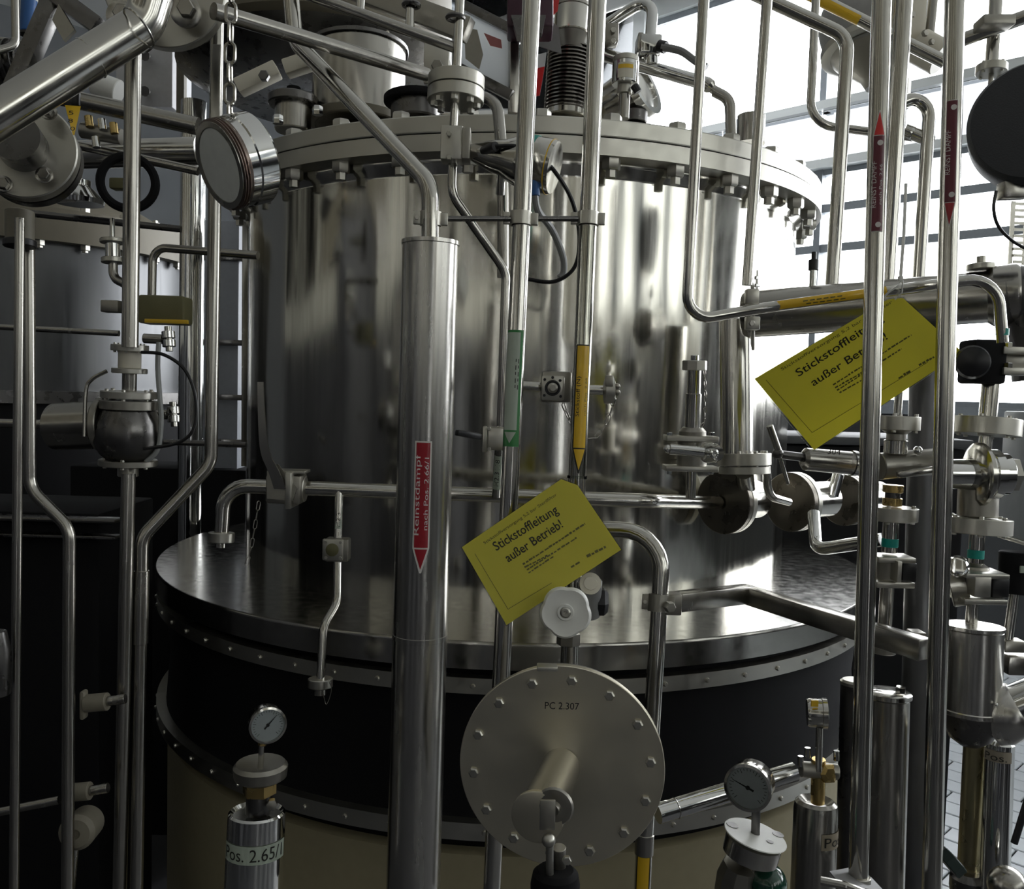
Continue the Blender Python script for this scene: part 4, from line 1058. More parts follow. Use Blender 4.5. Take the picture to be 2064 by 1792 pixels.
# right stack
t = thing('filter_valve_stack', 'upright stack of flanges and valves right of the rightmost tall pipe', 'valve', W(1960, 1255, 1.52))
st = Stack(t, 1998, 770, 1950, 1262, 1.52)
st.el('top_pipe', 768, 842, 17.5)
st.fl(843, 877, 64, 6); 
for y in (716, 757): 
    part(t, 'clamp_plate', MB().box(W(2040, y-8, 1.50), PR(66, 1.5), .05, PR(15, 1.5), bev=.0015), SATIN)
    part(t, 'bolt', MB().hexa(W(2032, y-16, 1.48), V((0, 0, 1)), .007, .008), CHROME)
part(t, 'black_actuator', MB().box(W(1979, 730, 1.51), PR(66, 1.5), .06, PR(88, 1.5), bev=.006), BLACK)
part(t, 'actuator_dome', MB().lathe(W(1960, 730, 1.475), V((-.4, -1, 0)), [(PR(34, 1.48), 0), (PR(30, 1.48), .014), (PR(12, 1.48), .02), (0, .021)], 28), BLKPL)
part(t, 'valve_body', MB().box(W(2040, 730, 1.52), PR(70, 1.5), .05, PR(30, 1.5), bev=.004), CAST)
st.el('neck', 877, 912, 13)
g0, g1 = W(1900, 956, 1.50), W(2062, 956, 1.50); ga = (g1-g0).normalized()
def gx(x): return W(x, 956, 1.50)
part(t, 'inlet_tube', MB().cyl(gx(1900), gx(1968), PR(30, 1.5), 32), CHROME)
part(t, 'clamp_ring', MB().lathe(gx(1962), ga, [(PR(52, 1.5), 0), (PR(64, 1.5), .006), (PR(64, 1.5), .012), (PR(50, 1.5), .022)], 44), PIPE)
part(t, 'clamp_ring', MB().lathe(gx(1986), ga, [(PR(46, 1.5), 0), (PR(50, 1.5), .004), (PR(50, 1.5), .018), (PR(40, 1.5), .022)], 40), CHROME)
part(t, 'valve_barrel', MB().cyl(gx(2004), gx(2030), PR(42, 1.5), 36), CHROME)
part(t, 'hex_end', MB().lathe(gx(2029), ga, [(PR(36, 1.5), 0), (PR(36, 1.5), PR(16, 1.5)), (PR(28, 1.5), PR(20, 1.5))], 6), SATIN)
part(t, 'hanging_body', MB().cyl(W(1972, 985, 1.52), W(1970, 1042, 1.52), PR(38, 1.52), 28), CAST)
st2 = Stack(t, 1972, 1030, 1958, 1262, 1.52)
st2.fl(1044, 1075, 64, 6); st2.el('pipe_stub', 1074, 1150, 15)
st2.el('teal_tape', 1108, 1126, 15.7, mat=TEAL)
st2.prof('bonnet', [(1134, 14), (1142, 26), (1158, 30)], CAST)
plate_v(t, 1150, 1160, 1930, 2016, 1.50, SATIN, dy=.06); plate_v(t, 1200, 1211, 1926, 2012, 1.51, SATIN, dy=.06)
part(t, 'bracket_web', MB().box(W(1972, 1180, 1.485), PR(32, 1.5), .03, PR(40, 1.5), bev=.001), SATIN)
part(t, 'dark_actuator', MB().box(W(2002, 1180, 1.52), PR(34, 1.5), .05, PR(38, 1.5), bev=.002), BLKPL)
part(t, 'chrome_knob', MB().lathe(W(1930, 1142, 1.47), V((-.5, -1, .3)), [(PR(22, 1.47), 0), (PR(22, 1.47), .006), (PR(16, 1.47), .014), (0, .016)], 24), CHROME)
part(t, 'actuator_drum', MB().cyl(W(1915, 1190, 1.53), W(1950, 1185, 1.52), PR(34, 1.52), 28), CAST)
st2.el('stem', 1210, 1262, 12)

# filter housing with elbow
t = thing('filter_housing', 'clad steel housing with a lid and a thick elbow leaving to the right', 'filter', W(1962, 1500, 1.50))
st = Stack(t, 1963, 1258, 1955, 1520, 1.50)
st.el('lid', 1260, 1268, 57, mat=JACKET, seg=44)
st.el('jacket', 1267, 1432, 55, mat=JACKET, seg=44)
st.prof('seam_ring', [(1428, 55), (1430, 57), (1437, 57), (1439, 55)], JACKET, 44)
st.prof('bottom_bowl', [(1437, 54), (1462, 52), (1488, 40), (1502, 20), (1504, 0)], DARKM, 44)
part(t, 'jacket_seam', MB().bar(W(1993, 1275, 1.463), W(1988, 1425, 1.463), .003, .004), JACKET)
for y in (1284, 1388): part(t, 'rivet', MB().sphere(W(2003, y, 1.468), .003, 8), CHROME)
el0, el1 = W(1990, 1452, 1.50), W(2110, 1405, 1.46)
part(t, 'cone_joint', MB().lathe(el0, el1-el0, [(PR(52, 1.5), 0), (PR(60, 1.5), .02), (PR(54, 1.5), .052), (PR(50, 1.5), .056)], 44), JACKET)
part(t, 'outlet_pipe', MB().tube([W(2030, 1436, 1.488), el1 + (el1-el0)*.6], PR(48, 1.48), seg=40), CHROME)
for p in ((2008, 1420), (2022, 1450)): part(t, 'rivet', MB().sphere(W(p[0], p[1], 1.452), .003, 8), CHROME)

# grey box on the right margin and small things round it
t = thing('grey_control_box', 'pale grey steel box at the right edge, behind the valve stack', 'box', W(2090, 1092, 1.66))
part(t, 'housing', MB().box(W(2096, 960, 1.68), PR(92, 1.66), .12, PR(262, 1.66), bev=.004), plain('pale_grey_box_paint', (.36, .39, .42), .45))
part(t, 'bottom_lip', MB().box(W(2096, 1092, 1.665), PR(96, 1.66), .13, PR(8, 1.66), bev=.001), SATIN)
t = thing('edge_upright_pipe', 'thin upright pipe beside the filter housing at the right edge, with a clamp', 'pipe', W(2035, 1320, 1.62))
part(t, 'tube', MB().tube([W(2045, 1195, 1.62), W(2032, 1290, 1.62)], PR(10, 1.62), seg=14), PIPE)
part(t, 'clamp_block', MB().box(W(2038, 1300, 1.62), PR(42, 1.62), .03, PR(24, 1.62), bev=.003), CAST)
part(t, 'lower_block', MB().box(W(2048, 1335, 1.64), PR(60, 1.62), .05, PR(40, 1.62), bev=.004), PIPE2)
t = thing('black_motor_block', 'black motor block at the right edge above the filter housing', 'motor', W(2050, 1190, 1.60))
part(t, 'body', MB().cyl(W(2048, 1195, 1.62), W(2051, 1112, 1.62), PR(34, 1.62), 28), BLACK)
part(t, 'nameplate', MB().box(W(2062, 1148, 1.585), PR(12, 1.58), .004, PR(14, 1.58), bev=.0005), PALEG)

# dark column behind
t = thing('dark_column', 'broad dull grey column standing between and behind the two tall front pipes', 'column', W(1860, 1780, 1.78))
part(t, 'shaft', MB().tube([W(1868, 640, 1.74), W(1838, 1840, 1.80)], PR(30, 1.76), seg=32), metal('grey_column_steel', (.20, .20, .205), .42, .08))
# filter candle cylinders lower right
t = thing('tall_filter_cylinder', 'tall dark steel cylinder with a rimmed lid directly behind the two tall front pipes', 'filter', W(1800, 1800, 1.62))
st = Stack(t, 1790, 1380, 1776, 1850, 1.62)
st.el('barrel', 1402, 1850, 42, mat=PIPE2, seg=40); st.prof('lid_rim', [(1392, 40), (1396, 46), (1404, 46), (1408, 42)], PIPE)
part(t, 'lid_nut', MB().hexa(W(1815, 1395, 1.6), V((0, 0, 1)), .009, .01), CHROME)
t = thing('short_filter_cylinder', 'dark upright cylinder left of the tall filter cylinder, its top slanting and pale', 'filter', W(1720, 1800, 1.70))
st = Stack(t, 1726, 1370, 1712, 1850, 1.70)
st.el('barrel', 1376, 1850, 30, mat=DARKM, seg=36)
st.prof('top_lid', [(1370, 26), (1374, 31), (1380, 31)], SATIN, 36)

# ------------------------------------------------------------------ upper right pipework
t = thing('swan_pipe', 'steel pipe sloping from the top and bending straight down, left of the tall front pipes', 'pipe', W(1678, 560, 1.95))
part(t, 'tube', MB().tube([W(1500, -22, 1.95), W(1709, 74, 1.92), W(1674, 625, 1.96)], PR(13.5, 1.94), .05, 20), PIPE)
t = thing('hairpin_pipe', 'thin pipe coming down, bending and running right behind the tall front pipes', 'pipe', W(1640, 240, 2.05))
part(t, 'tube', MB().tube([W(1646, -30, 2.05), W(1632, 250, 2.05), W(1882, 282, 2.02)], PR(8.5, 2.05), .06, 16), PIPE)
t = thing('return_bend_pipe', 'steel pipe with a half-round top bend and a tee, between the tall front pipes', 'pipe', W(1855, 545, 2.0))
part(t, 'tube', MB().tube([W(1800, 216, 2.0), W(1846, 196, 2.0), W(1874, 222, 2.0), W(1868, 300, 2.0), W(1849, 612, 2.0)], PR(12.5, 2.0), [.03, .04, .3], 20), PIPE)
part(t, 'tee_sleeve', MB().cyl(W(1822, 262, 2.02), W(1876, 284, 2.01), PR(13, 2.0), 18), PIPE)
part(t, 'tee_band', MB().cyl(W(1832, 266, 2.02), W(1842, 270, 2.015), PR(13.6, 2.0), 18), CHROME)
t = thing('sloping_labelled_pipe', 'pipe sloping down at the top right with a long yellow label', 'pipe', W(1700, 20, 2.1))
m0, m1 = W(1600, -28, 2.12), W(1905, 126, 2.06)
part(t, 'tube', MB().tube([m0, m1], PR(12.5, 2.1), seg=20), PIPE)
wr = Wrap(m0, m1, PR(12.5, 2.1), .3); k = 2.1/F; LM = (m1-m0).length
part(t, 'label', wr.strip(MB(), LM*.08, LM*.445, -11*k, 12*k, -11*k, 12*k, .0004), YEL)
# actuator with rounded cover
t = thing('rounded_actuator', 'large rounded pale grey actuator behind the tall front pipes at the top', 'actuator', W(1770, 80, 2.25))
part(t, 'cover', MB().sphere(W(1762, 52, 2.30), PR(108, 2.3), 40, (1, .9, .92)), plain('grey_actuator_casting', (.34, .34, .33), .42))
part(t, 'cover_rim', MB().lathe(W(1762, 96, 2.30), V((.1, -.2, -1)), [(PR(98, 2.3), -.012), (PR(103, 2.3), -.008), (PR(103, 2.3), .008), (PR(92, 2.3), .014)], 48), SATIN)
part(t, 'lower_cone', MB().lathe(W(1764, 108, 2.30), V((.06, -.1, -1)), [(PR(90, 2.3), 0), (PR(70, 2.3), .03), (PR(30, 2.3), .07), (PR(22, 2.3), .09)], 40), CAST)
part(t, 'switch_box', MB().box(W(1822, 42, 2.18), PR(62, 2.2), .10, PR(104, 2.2), bev=.015), CREAM)
part(t, 'side_flange', MB().cyl(W(1850, 92, 2.15), W(1898, 118, 2.12), PR(34, 2.15), 32), CREAM)
for p in ((1836, 30), (1862, 68), (1876, 86)): part(t, 'bolt', MB().hexa(W(p[0], p[1], 2.10), V((.4, -1, 0)), .008, .008), CAST)
part(t, 'stem_nut', MB().cyl(W(1800, 165, 2.2), W(1798, 200, 2.2), PR(34, 2.2), 12), CAST)
part(t, 'lower_nut', MB().cyl(W(1798, 198, 2.2), W(1797, 214, 2.2), PR(40, 2.2), 8), SATIN)
# pipes at the far top right
t = thing('top_corner_header', 'dull header pipe rising to the right in the top corner', 'pipe', W(2000, 60, 2.0))
part(t, 'tube', MB().tube([W(1930, 84, 2.02), W(2110, 18, 1.95)], PR(14, 2.0), seg=18), PIPE2)
part(t, 'clamp', MB().box(W(2004, 48, 1.97), PR(64, 2.0), .05, PR(20, 2.0), RT, FW, UP, .004), CAST)
t = thing('top_corner_drop', 'short upright pipe with a small flange hanging in the top right corner', 'pipe', W(1996, 165, 2.02))
st = Stack(t, 2010, -30, 1996, 180, 2.02)
st.el('tube', -30, 132, 13); st.fl(132, 148, 30, 4, 3.5); st.el('drip_pin', 148, 172, 5, mat=PIPE2)
solo('slim_corner_pipe', 'slim upright pipe between the tall front pipes at the very top', 'pipe', MB().tube([W(1884, -30, 2.15), W(1874, 70, 2.15)], PR(10, 2.15), seg=14), PIPE2)
# large dark round cover
t = thing('dark_round_cover', 'large dark grey round cover cut by the right edge of the picture', 'cover', W(2075, 240, 1.5))
cn_ = V((-.55, -1, .1)).normalized(); cc = W(2088, 240, 1.50)
part(t, 'cover', MB().lathe(cc, cn_, [(PR(118, 1.5), -.07), (PR(126, 1.5), -.06), (PR(126, 1.5), -.012), (PR(118, 1.5), 0), (PR(60, 1.5), .006), (0, .008)], 64), plain('dark_grey_textured_cover', (.035, .037, .042), .6, bump=.4, scale=400))
part(t, 'bracket', MB().box(W(2040, 385, 1.54), PR(50, 1.5), .03, PR(36, 1.5), bev=.003), PIPE2)
solo('cover_cable', 'thin black cable dropping in a curve under the dark round cover', 'cable', MB().tube(curve_pts([W(2008, 385, 1.53), W(2003, 420, 1.53), W(2012, 455, 1.54), W(2040, 485, 1.55), W(2075, 505, 1.56)]), .0028, seg=8), CABLE)
t = thing('perforated_cable_tray', 'upright perforated steel cable tray strip at the right edge before the window', 'cable tray', W(2055, 560, 2.0))
mb = MB(); x0, x1 = 2043, 2078
mb.box(W(2040, 455, 2.2), PR(8, 2.2), .004, PR(180, 2.2))
for i in range(13):
    y = 372 + i*13
    mb.box(W(2053, y, 2.2), PR(22, 2.2), .004, PR(5.5, 2.2))
mb.box(W(2068, 455, 2.2), PR(8, 2.2), .004, PR(180, 2.2))
part(t, 'strip', mb, SATIN)
# a dark little valve before the window
t = thing('black_vent_valve', 'small black vent valve standing on the thick dark pipe before the window', 'valve', W(1640, 560, 1.8))
st = Stack(t, 1641, 505, 1638, 575, 1.8)
st.el('spindle', 508, 526, 5, mat=BLKPL); st.el('knob', 524, 545, 10, mat=BLKPL); st.el('stub', 544, 578, 7, mat=CHROME)

# dark cabinet behind the vessel on the right, tall enough to block window reflections
t = thing('dark_pump_cabinet', 'dark low cabinet behind the vessel on the right, seen below the thin elbow pipe', 'cabinet', W(1700, 1300, 3.6))
xa, xb = W(1540, 1000, 3.55), W(1880, 1000, 3.55)
cm = (xa+xb)/2
part(t, 'housing', MB().box(V((cm.x, cm.y, .80)), (xb-xa).length, .5, 1.56, bev=.01), BLACK)
part(t, 'top_cover', MB().box(V((cm.x, cm.y, 1.60)), (xb-xa).length+.03, .53, .03, bev=.005), LOWW)
# ================================================================== on the lid of the vessel
zl = ZT
t = thing('corrugated_bellows', 'dark corrugated bellows hose standing on the lid behind the two upright pipes', 'bellows', W(1142, 235, 2.15))
st = Stack(t, 1142, 236, 1152, 88, 2.15)
pr = []; n = 17
for i in range(n):
    y = 225 - i*(225-104)/(n-1)
    pr += [(y+3.2, 41), (y+1.6, 47), (y-1.0, 47), (y-2.6, 41)]
st.prof('convolutions', pr, metal('dark_bellows_steel', (.23, .215, .20), .22), 40)
st.el('lower_collar', 240, 222, 44, mat=PIPE)
st = Stack(t, 1150, 95, 1158, -40, 2.12)
st.el('upper_cup', 70, 14, 36, mat=PIPE); st.el('cup_band', 20, 12, 38, mat=PIPE2); st.el('upper_tube', 12, -40, 30, mat=PIPE2)
st.prof('cup_cone', [(100, 24), (72, 36)], CAST)
t = thing('level_sensor', 'capped sensor with a yellow marked housing on a thin stalk, standing on the lid', 'sensor', W(1258, 238, 2.02))
st = Stack(t, 1262, 112, 1257, 242, 2.02)
st.el('cap', 116, 128, 26, mat=SATIN); st.el('housing', 127, 172, 27, mat=CHROME)
st.el('gland', 172, 190, 15, mat=SATIN); st.el('stalk', 189, 240, 11, mat=PIPE2)
wr = Wrap(st.p(130), st.p(170), st.r(27), 0); k = 2.02/F
lb = part(t, 'label', wr.strip(MB(), 6*k, 36*k, -16*k, 16*k, -16*k, 16*k, .0006), CREAM); part(lb, 'yellow_mark', wr.strip(MB(), 10*k, 18*k, -15*k, 15*k, -15*k, 15*k, .0012), YEL)
part(t, 'side_plug', MB().cyl(W(1278, 172, 2.0), W(1286, 186, 2.0), .009, 10), BLKPL)
t = thing('round_lid_lamp', 'shiny round lamp housing lying on the lid right of the level sensor', 'lamp', W(1290, 200, 2.25))
ln = V((.75, -.55, .35)); lc = W(1288, 182, 2.3)
part(t, 'housing', MB().lathe(lc, ln, [(.035, -.11), (.060, -.08), (.066, -.01), (.072, 0), (.072, .012), (.060, .014)], 40), PIPE)
part(t, 'front_ring', MB().ring(lc, ln, .058, .074, .02, 40), CHROME)
part(t, 'foot', MB().cyl(W(1282, 225, 2.28), W(1280, 248, 2.28), .03, 16), DARKM)
# header with fittings
t = thing('lid_header_pipe', 'polished pipe sloping across above the lid to an elbow that turns down', 'pipe', W(1280, 120, 2.2))
part(t, 'tube', MB().tube([W(1100, 78, 2.22), W(1428, 170, 2.12)], PR(13, 2.2), seg=22), CHROME)
part(t, 'reducer', MB().lathe(W(1424, 169, 2.12), W(1450, 190, 2.11)-W(1424, 169, 2.12), [(PR(14, 2.12), 0), (PR(14, 2.12), .012), (PR(9, 2.12), .02), (PR(9, 2.12), .05)], 20), PIPE)
part(t, 'elbow', MB().tube([W(1440, 184, 2.11), W(1471, 200, 2.10), W(1474, 275, 2.10)], PR(11, 2.1), .04, 18), PIPE2)
for x, y in ((1148, 92), (1172, 98)): part(t, 'weld_band', MB().torus(W(x, y, 2.2), W(1428, 170, 2.12)-W(1100, 78, 2.22), PR(13.5, 2.2), .0016, 24, 6), CHROME)
t = thing('lid_lever_valve', 'valve block with a grey lever on an arched pipe above the lid', 'valve', W(1310, 100, 2.15))
part(t, 'arched_pipe', MB().tube([W(1225, 48, 2.25), W(1318, -12, 2.18), W(1311, 78, 2.15)], PR(11.5, 2.15), .05, 20), CHROME)
part(t, 'body', MB().box(W(1310, 95, 2.15), PR(44, 2.15), .05, PR(40, 2.15), bev=.006), CHROME)
part(t, 'rear_plate', MB().box(W(1288, 92, 2.16), PR(10, 2.15), .06, PR(34, 2.15), bev=.002), PIPE2)
part(t, 'hub', MB().cyl(W(1328, 92, 2.11), W(1342, 96, 2.10), .014, 14), BLKPL)
part(t, 'lever', MB().tube(curve_pts([W(1335, 95, 2.10), W(1372, 103, 2.08), W(1400, 122, 2.06), W(1424, 136, 2.05)], 6), .011, seg=10, flat=.8), GREYPL)
part(t, 'foot_tube', MB().cyl(W(1312, 112, 2.15), W(1312, 132, 2.15), PR(15, 2.15), 16), CHROME)
t = thing('clamp_block', 'small steel clamp block right of the upright nitrogen pipe above the lid', 'bracket', W(1232, 72, 2.15))
part(t, 'block', MB().box(W(1232, 72, 2.15), PR(26, 2.15), .05, PR(36, 2.15), bev=.003), CAST)
part(t, 'bolt', MB().hexa(W(1236, 62, 2.12), V((0, -1, 0)), .007, .007), SATIN); part(t, 'bolt', MB().hexa(W(1236, 84, 2.12), V((0, -1, 0)), .007, .007), SATIN)
t = thing('short_vent_stub', 'short plain vent stub on the lid rim at the right, behind the slim straight pipe', 'pipe', W(1512, 280, 2.2))
st = Stack(t, 1515, 233, 1513, 290, 2.2)
part(t, 'tube', MB().lathe(st.p(290), -st.ax, [(.034, 0), (.034, .068), (.029, .068), (.029, .01)], 32), PIPE2)
t = thing('lid_sight_nozzle', 'wide shiny nozzle at the left on the lid, behind the diagonal pipe', 'nozzle', W(720, 250, 2.35))
st = Stack(t, 725, 120, 722, 262, 2.35)
st.el('tube', 100, 258, 92, mat=PIPE2, seg=48); st.el('weld_ring', 240, 258, 96, mat=AGED, seg=48); st.fl(96, 104, 98, mat=DARKM)
t = thing('black_hand_hole', 'black round hand hole cover on the lid left of the double flange', 'cover', W(835, 220, 2.1))
st = Stack(t, 838, 190, 838, 242, 2.15)
st.el('cover', 196, 210, 64, mat=BLACK, seg=40); st.el('neck', 208, 244, 50, mat=DARKM, seg=36)
t = thing('left_hand_hole', 'dark clamp ring fitting at the far left on the lid', 'cover', W(590, 240, 2.2))
st = Stack(t, 592, 180, 590, 262, 2.25)
st.el('cover', 196, 214, 50, mat=DARKM, seg=36); st.el('neck', 212, 265, 36, mat=PIPE2, seg=32); st.el('knob', 176, 198, 14, mat=BLACK)
for x, y in ((560, 250), (640, 232)): part(t, 'bolt', MB().hexa(W(x, y, 2.05), V((0, 0, 1)), .012, .02), CHROME)
# agitator drive: big housing above the lid with ribs
t = thing('agitator_drive_housing', 'big round steel drive housing above the lid with brackets bolted round it', 'motor', W(700, 60, 2.9))
st = Stack(t, 640, -120, 640, 200, 2.98)
st.el('drum', -120, 150, 270, mat=AGED, seg=72); st.prof('cone', [(150, 270), (200, 180)], DARKM, 60)
for x0, y0, x1, y1 in ((480, 178, 560, 140), (575, 140, 660, 112), (690, 116, 790, 82)):
    b = part(t, 'tie_bracket', MB().bar(W(x0, y0, 2.38), W(x1, y1, 2.38), .05, .04, bev=.004), BRASS if False else CREAM)
    part(b, 'tie_bolt', MB().hexa(W((x0+x1)/2+14, (y0+y1)/2-4, 2.345), V((0, -1, 0)), .014, .016), DARKM)
t = thing('support_beam', 'grey flat beam sloping down above the lid to a bolted plate', 'beam', W(860, 60, 1.9))
part(t, 'beam', MB().bar(W(640, -52, 1.98), W(945, 62, 1.88), .03, PR(46, 1.9), bev=.002), CAST)
part(t, 'end_plate', MB().box(W(880, 126, 1.78), PR(50, 1.8), .012, PR(84, 1.8), bev=.002), SATIN)
part(t, 'plate_nut', MB().hexa(W(882, 136, 1.77), V((0, -1, 0)), .012, .014), CAST)
for x in (728, 828): part(t, 'stub_tube', MB().cyl(W(x-2, 60 if x > 800 else 25, 1.84), W(x, -20, 1.84), PR(9, 1.84), 14), PIPE)
part(t, 'stub_collar', MB().torus(W(829, 10, 1.84), V((0, 0, 1)), PR(15, 1.84), PR(5, 1.84), 24, 8), DARKM)
solo('long_sloping_tube', 'long dull tube sloping across the top in front of the diagonal steam pipe', 'pipe', MB().tube([W(430, 22, 1.40), W(860, 150, 1.72)], PR(15, 1.55), seg=20), PIPE2)
solo('upper_sloping_tube', 'thinner sloping tube above, ending at the thin sample line', 'pipe', MB().tube([W(600, -18, 1.60), W(922, 98, 1.67)], PR(11, 1.63), seg=18), PIPE2)
# film-covered sign and switch
t = thing('sign_box', 'white film-covered sign box with blurred red and black print, above the lid', 'sign', W(985, 110, 2.0))
sx_ = (W(1034, 100, 2.0)-W(934, 60, 2.05)).normalized(); 
quad = [W(932, 18, 2.05), W(1036, 72, 2.0), W(1030, 182, 2.0), W(930, 128, 2.05)]
nq = (quad[1]-quad[0]).cross(quad[3]-quad[0]); nq = nq if nq.dot(CAM-quad[0]) > 0 else -nq
part(t, 'panel', MB().plate(quad, nq, .004), ACRYL)
pl = Plane(quad[0], quad[1], quad[3])
part(t, 'dark_print', MB().tri([pl.at(x, y, .001) for x, y in ((936, 55), (962, 60), (974, 110), (966, 140), (938, 118))], [(0, 1, 2, 3, 4)]), CAST)
part(t, 'red_print', MB().tri([pl.at(x, y, .001) for x, y in ((975, 66), (1010, 80), (1012, 98), (988, 92))], [(0, 1, 2, 3)]), plain('faded_red_print', (.65, .22, .22), .4))
part(t, 'top_frame', MB().bar(W(928, 8, 2.04), W(1042, 66, 1.99), .03, PR(18, 2.0)), DARKM)
part(t, 'lower_frame', MB().bar(W(925, 138, 2.05), W(1036, 196, 2.0), .04, PR(20, 2.0)), DARKM)
part(t, 'post', MB().bar(W(1036, 80, 2.0), W(1034, 230, 2.0), .02, .02), PIPE2)
t = thing('dark_switch_box', 'dark maroon switch box behind the upright product pipe at the top', 'box', W(1070, 60, 1.9))
part(t, 'housing', MB().box(W(1068, 12, 1.95), PR(92, 1.95), .08, PR(116, 1.95), RT, FW, UP, .006), plain('maroon_enamel', (.05, .012, .028), .4))
part(t, 'front_bevel', MB().plate([W(1030, 30, 1.89), W(1100, 30, 1.89), W(1092, 66, 1.89), W(1042, 72, 1.89)], V((0, -1, 0)), .03), DARKM)
t = thing('grey_sheet_bracket', 'grey triangular sheet bracket with a red strip beside the bellows', 'bracket', W(1105, 90, 2.1))
part(t, 'sheet', MB().plate([W(1083, 88, 2.05), W(1110, 40, 2.05), W(1126, 55, 2.05), W(1132, 108, 2.05), W(1085, 92, 2.05)], V((0, -1, 0)), .004), GREYPL)
part(t, 'red_strip', MB().plate([W(1080, 138, 2.12), W(1098, 134, 2.12), W(1088, 192, 2.12), W(1080, 194, 2.12)], V((0, -1, 0)), .003), BRED)
part(t, 'red_strip', MB().plate([W(1103, -20, 2.0), W(1130, -20, 2.0), W(1124, 22, 2.0), W(1110, 34, 2.0)], V((0, -1, 0)), .003), BRED)
part(t, 'white_sheet', MB().plate([W(1083, 110, 2.13), W(1102, 105, 2.13), W(1098, 134, 2.13), W(1080, 140, 2.13)], V((0, -1, 0)), .003), FILMW)

# ================================================================== upper left
t = thing('hanging_end_cap', 'round threaded end cap with a pale face, hanging on a chain', 'cap', W(455, 330, 1.30))
cc = W(442, 334, 1.275); cn_ = (-FW*.61 + (-RT*.87 - UP*.49)*.79).normalized()
Rc = PR(92, 1.28)
part(t, 'cap_body', MB().lathe(cc, -cn_, [(Rc*.93, .012), (Rc*.97, .014), (Rc*.97, .028), (Rc*1.0, .030), (Rc*1.0, .056), (Rc*.9, .062), (0, .064)], 56), CHROME)
pr = []
for i in range(4): pr += [(Rc*.93, .0005+i*.0042), (Rc*.98, .0018+i*.0042), (Rc*.98, .0026+i*.0042), (Rc*.93, .004+i*.0042)]
part(t, 'thread', MB().lathe(cc, -cn_, pr, 56, cap0=False, cap1=False), metal('brownish_thread_steel', (.30, .24, .21), .3))
part(t, 'inner_face', MB().lathe(cc, cn_, [(Rc*.80, -.006), (Rc*.80, -.001), (Rc*.78, 0), (0, .001)], 48), plain('pale_seal_disc', (.80, .82, .79), .6))
part(t, 'rim', MB().ring(cc - cn_*.004, cn_, Rc*.80, Rc*.93, .005, 56), PIPE2)
part(t, 'chain_lug', MB().box(W(452, 246, 1.31), PR(56, 1.3), .02, PR(20, 1.3), (RT*.95+UP*.3).normalized(), FW, (UP*.95-RT*.3).normalized(), .003), SATIN)
chain('cap_hanging_chain', 'heavy link chain coming down from the top to the hanging end cap', [W(467, -35, 1.285), W(463, 120, 1.287), W(463, 250, 1.29)], .0026, .019, .034)
# thick pipe top left with flanges
t = thing('thick_bent_pipe', 'thick steel pipe rising from the left edge and bending up at the top', 'pipe', W(150, 140, 1.2))
part(t, 'tube', MB().tube([W(-70, 275, 1.15), W(290, 50, 1.25), W(322, -60, 1.25)], PR(41, 1.22), .055, 40), PIPE)
for x, y in ((183, 117), (280, 56)): part(t, 'weld_band', MB().torus(W(x, y, 1.22), W(290, 50, 1.25)-W(-70, 275, 1.15), PR(41, 1.22), .0016, 40, 6), PIPE)
t = thing('upper_blind_flange', 'large round flange plate at the top left, partly behind the thick bent pipe', 'flange', W(335, 10, 1.45))
fn = V((.12, -1, -.12)).normalized(); fc = W(330, -32, 1.45)
part(t, 'disc', MB().lathe(fc - fn*.03, fn, [(PR(121, 1.45)-.002, 0), (PR(121, 1.45), .002), (PR(121, 1.45), .028), (PR(121, 1.45)-.002, .03)], 64), SATIN)
part(t, 'nozzle', MB().lathe(fc, -fn, [(PR(80, 1.45), .03), (PR(80, 1.45), .14)], 40), DARKM)
for x, y in ((378, 20), (285, 70), (250, 30)):
    b = part(t, 'bolt_washer', MB().lathe(W(x-2, y+6, 1.435), fn, [(.024, 0), (.024, .008), (.018, .010)], 24), PIPE2)
    part(b, 'bolt_head', MB().hexa(W(x, y, 1.425), fn, .014, .016), PIPE2)
t = thing('left_blind_flange', 'large pale round flange plate at the left edge under the thick bent pipe', 'flange', W(50, 300, 1.3))
fn = V((.25, -1, .12)).normalized(); fc = W(48, 300, 1.32)
part(t, 'disc', MB().lathe(fc - fn*.022, fn, [(PR(100, 1.32)-.002, 0), (PR(100, 1.32), .002), (PR(100, 1.32), .02), (PR(100, 1.32)-.002, .022)], 64), SATIN)
part(t, 'rear_disc', MB().lathe(fc - fn*.05, fn, [(PR(98, 1.32), 0), (PR(98, 1.32), .02)], 56), DARKM)
part(t, 'dark_nozzle', MB().lathe(fc, fn, [(PR(48, 1.3), 0), (PR(48, 1.3), .05)], 40), DARKM)
for x, y in ((90, 354), (98, 226), (8, 372)):
    b = part(t, 'bolt_washer', MB().lathe(W(x, y, 1.31), fn, [(.012, 0), (.012, .004), (.009, .005)], 20), PIPE2)
    part(b, 'bolt_head', MB().hexa(W(x, y, 1.30), fn, .0085, .010), PIPE2)
t = thing('yellow_number_tag', 'small yellow number tag on a black strap under the thick bent pipe', 'tag', W(146, 240, 1.28))
qd = [(131, 212), (163, 214), (150, 272), (147, 272)]
pl = Plane(W(131, 212, 1.27), W(163, 214, 1.28), W(148, 272, 1.275))
part(t, 'plate', MB().plate([pl.at(*q) for q in qd], pl.n, .001), YEL)
part(t, 'strap', MB().box(W(153, 196, 1.28), PR(17, 1.28), .006, PR(34, 1.28), bev=.002), BLKPL)
mb = MB()
for y, x in ((226, 138), (242, 137), (258, 141)): ptext(mb, pl, '8' if y == 242 else ('5' if y < 240 else '0'), x, y+5, x+10, y+5.5, 8, .0008)
o = part(t, 'lettering', mb, INK)

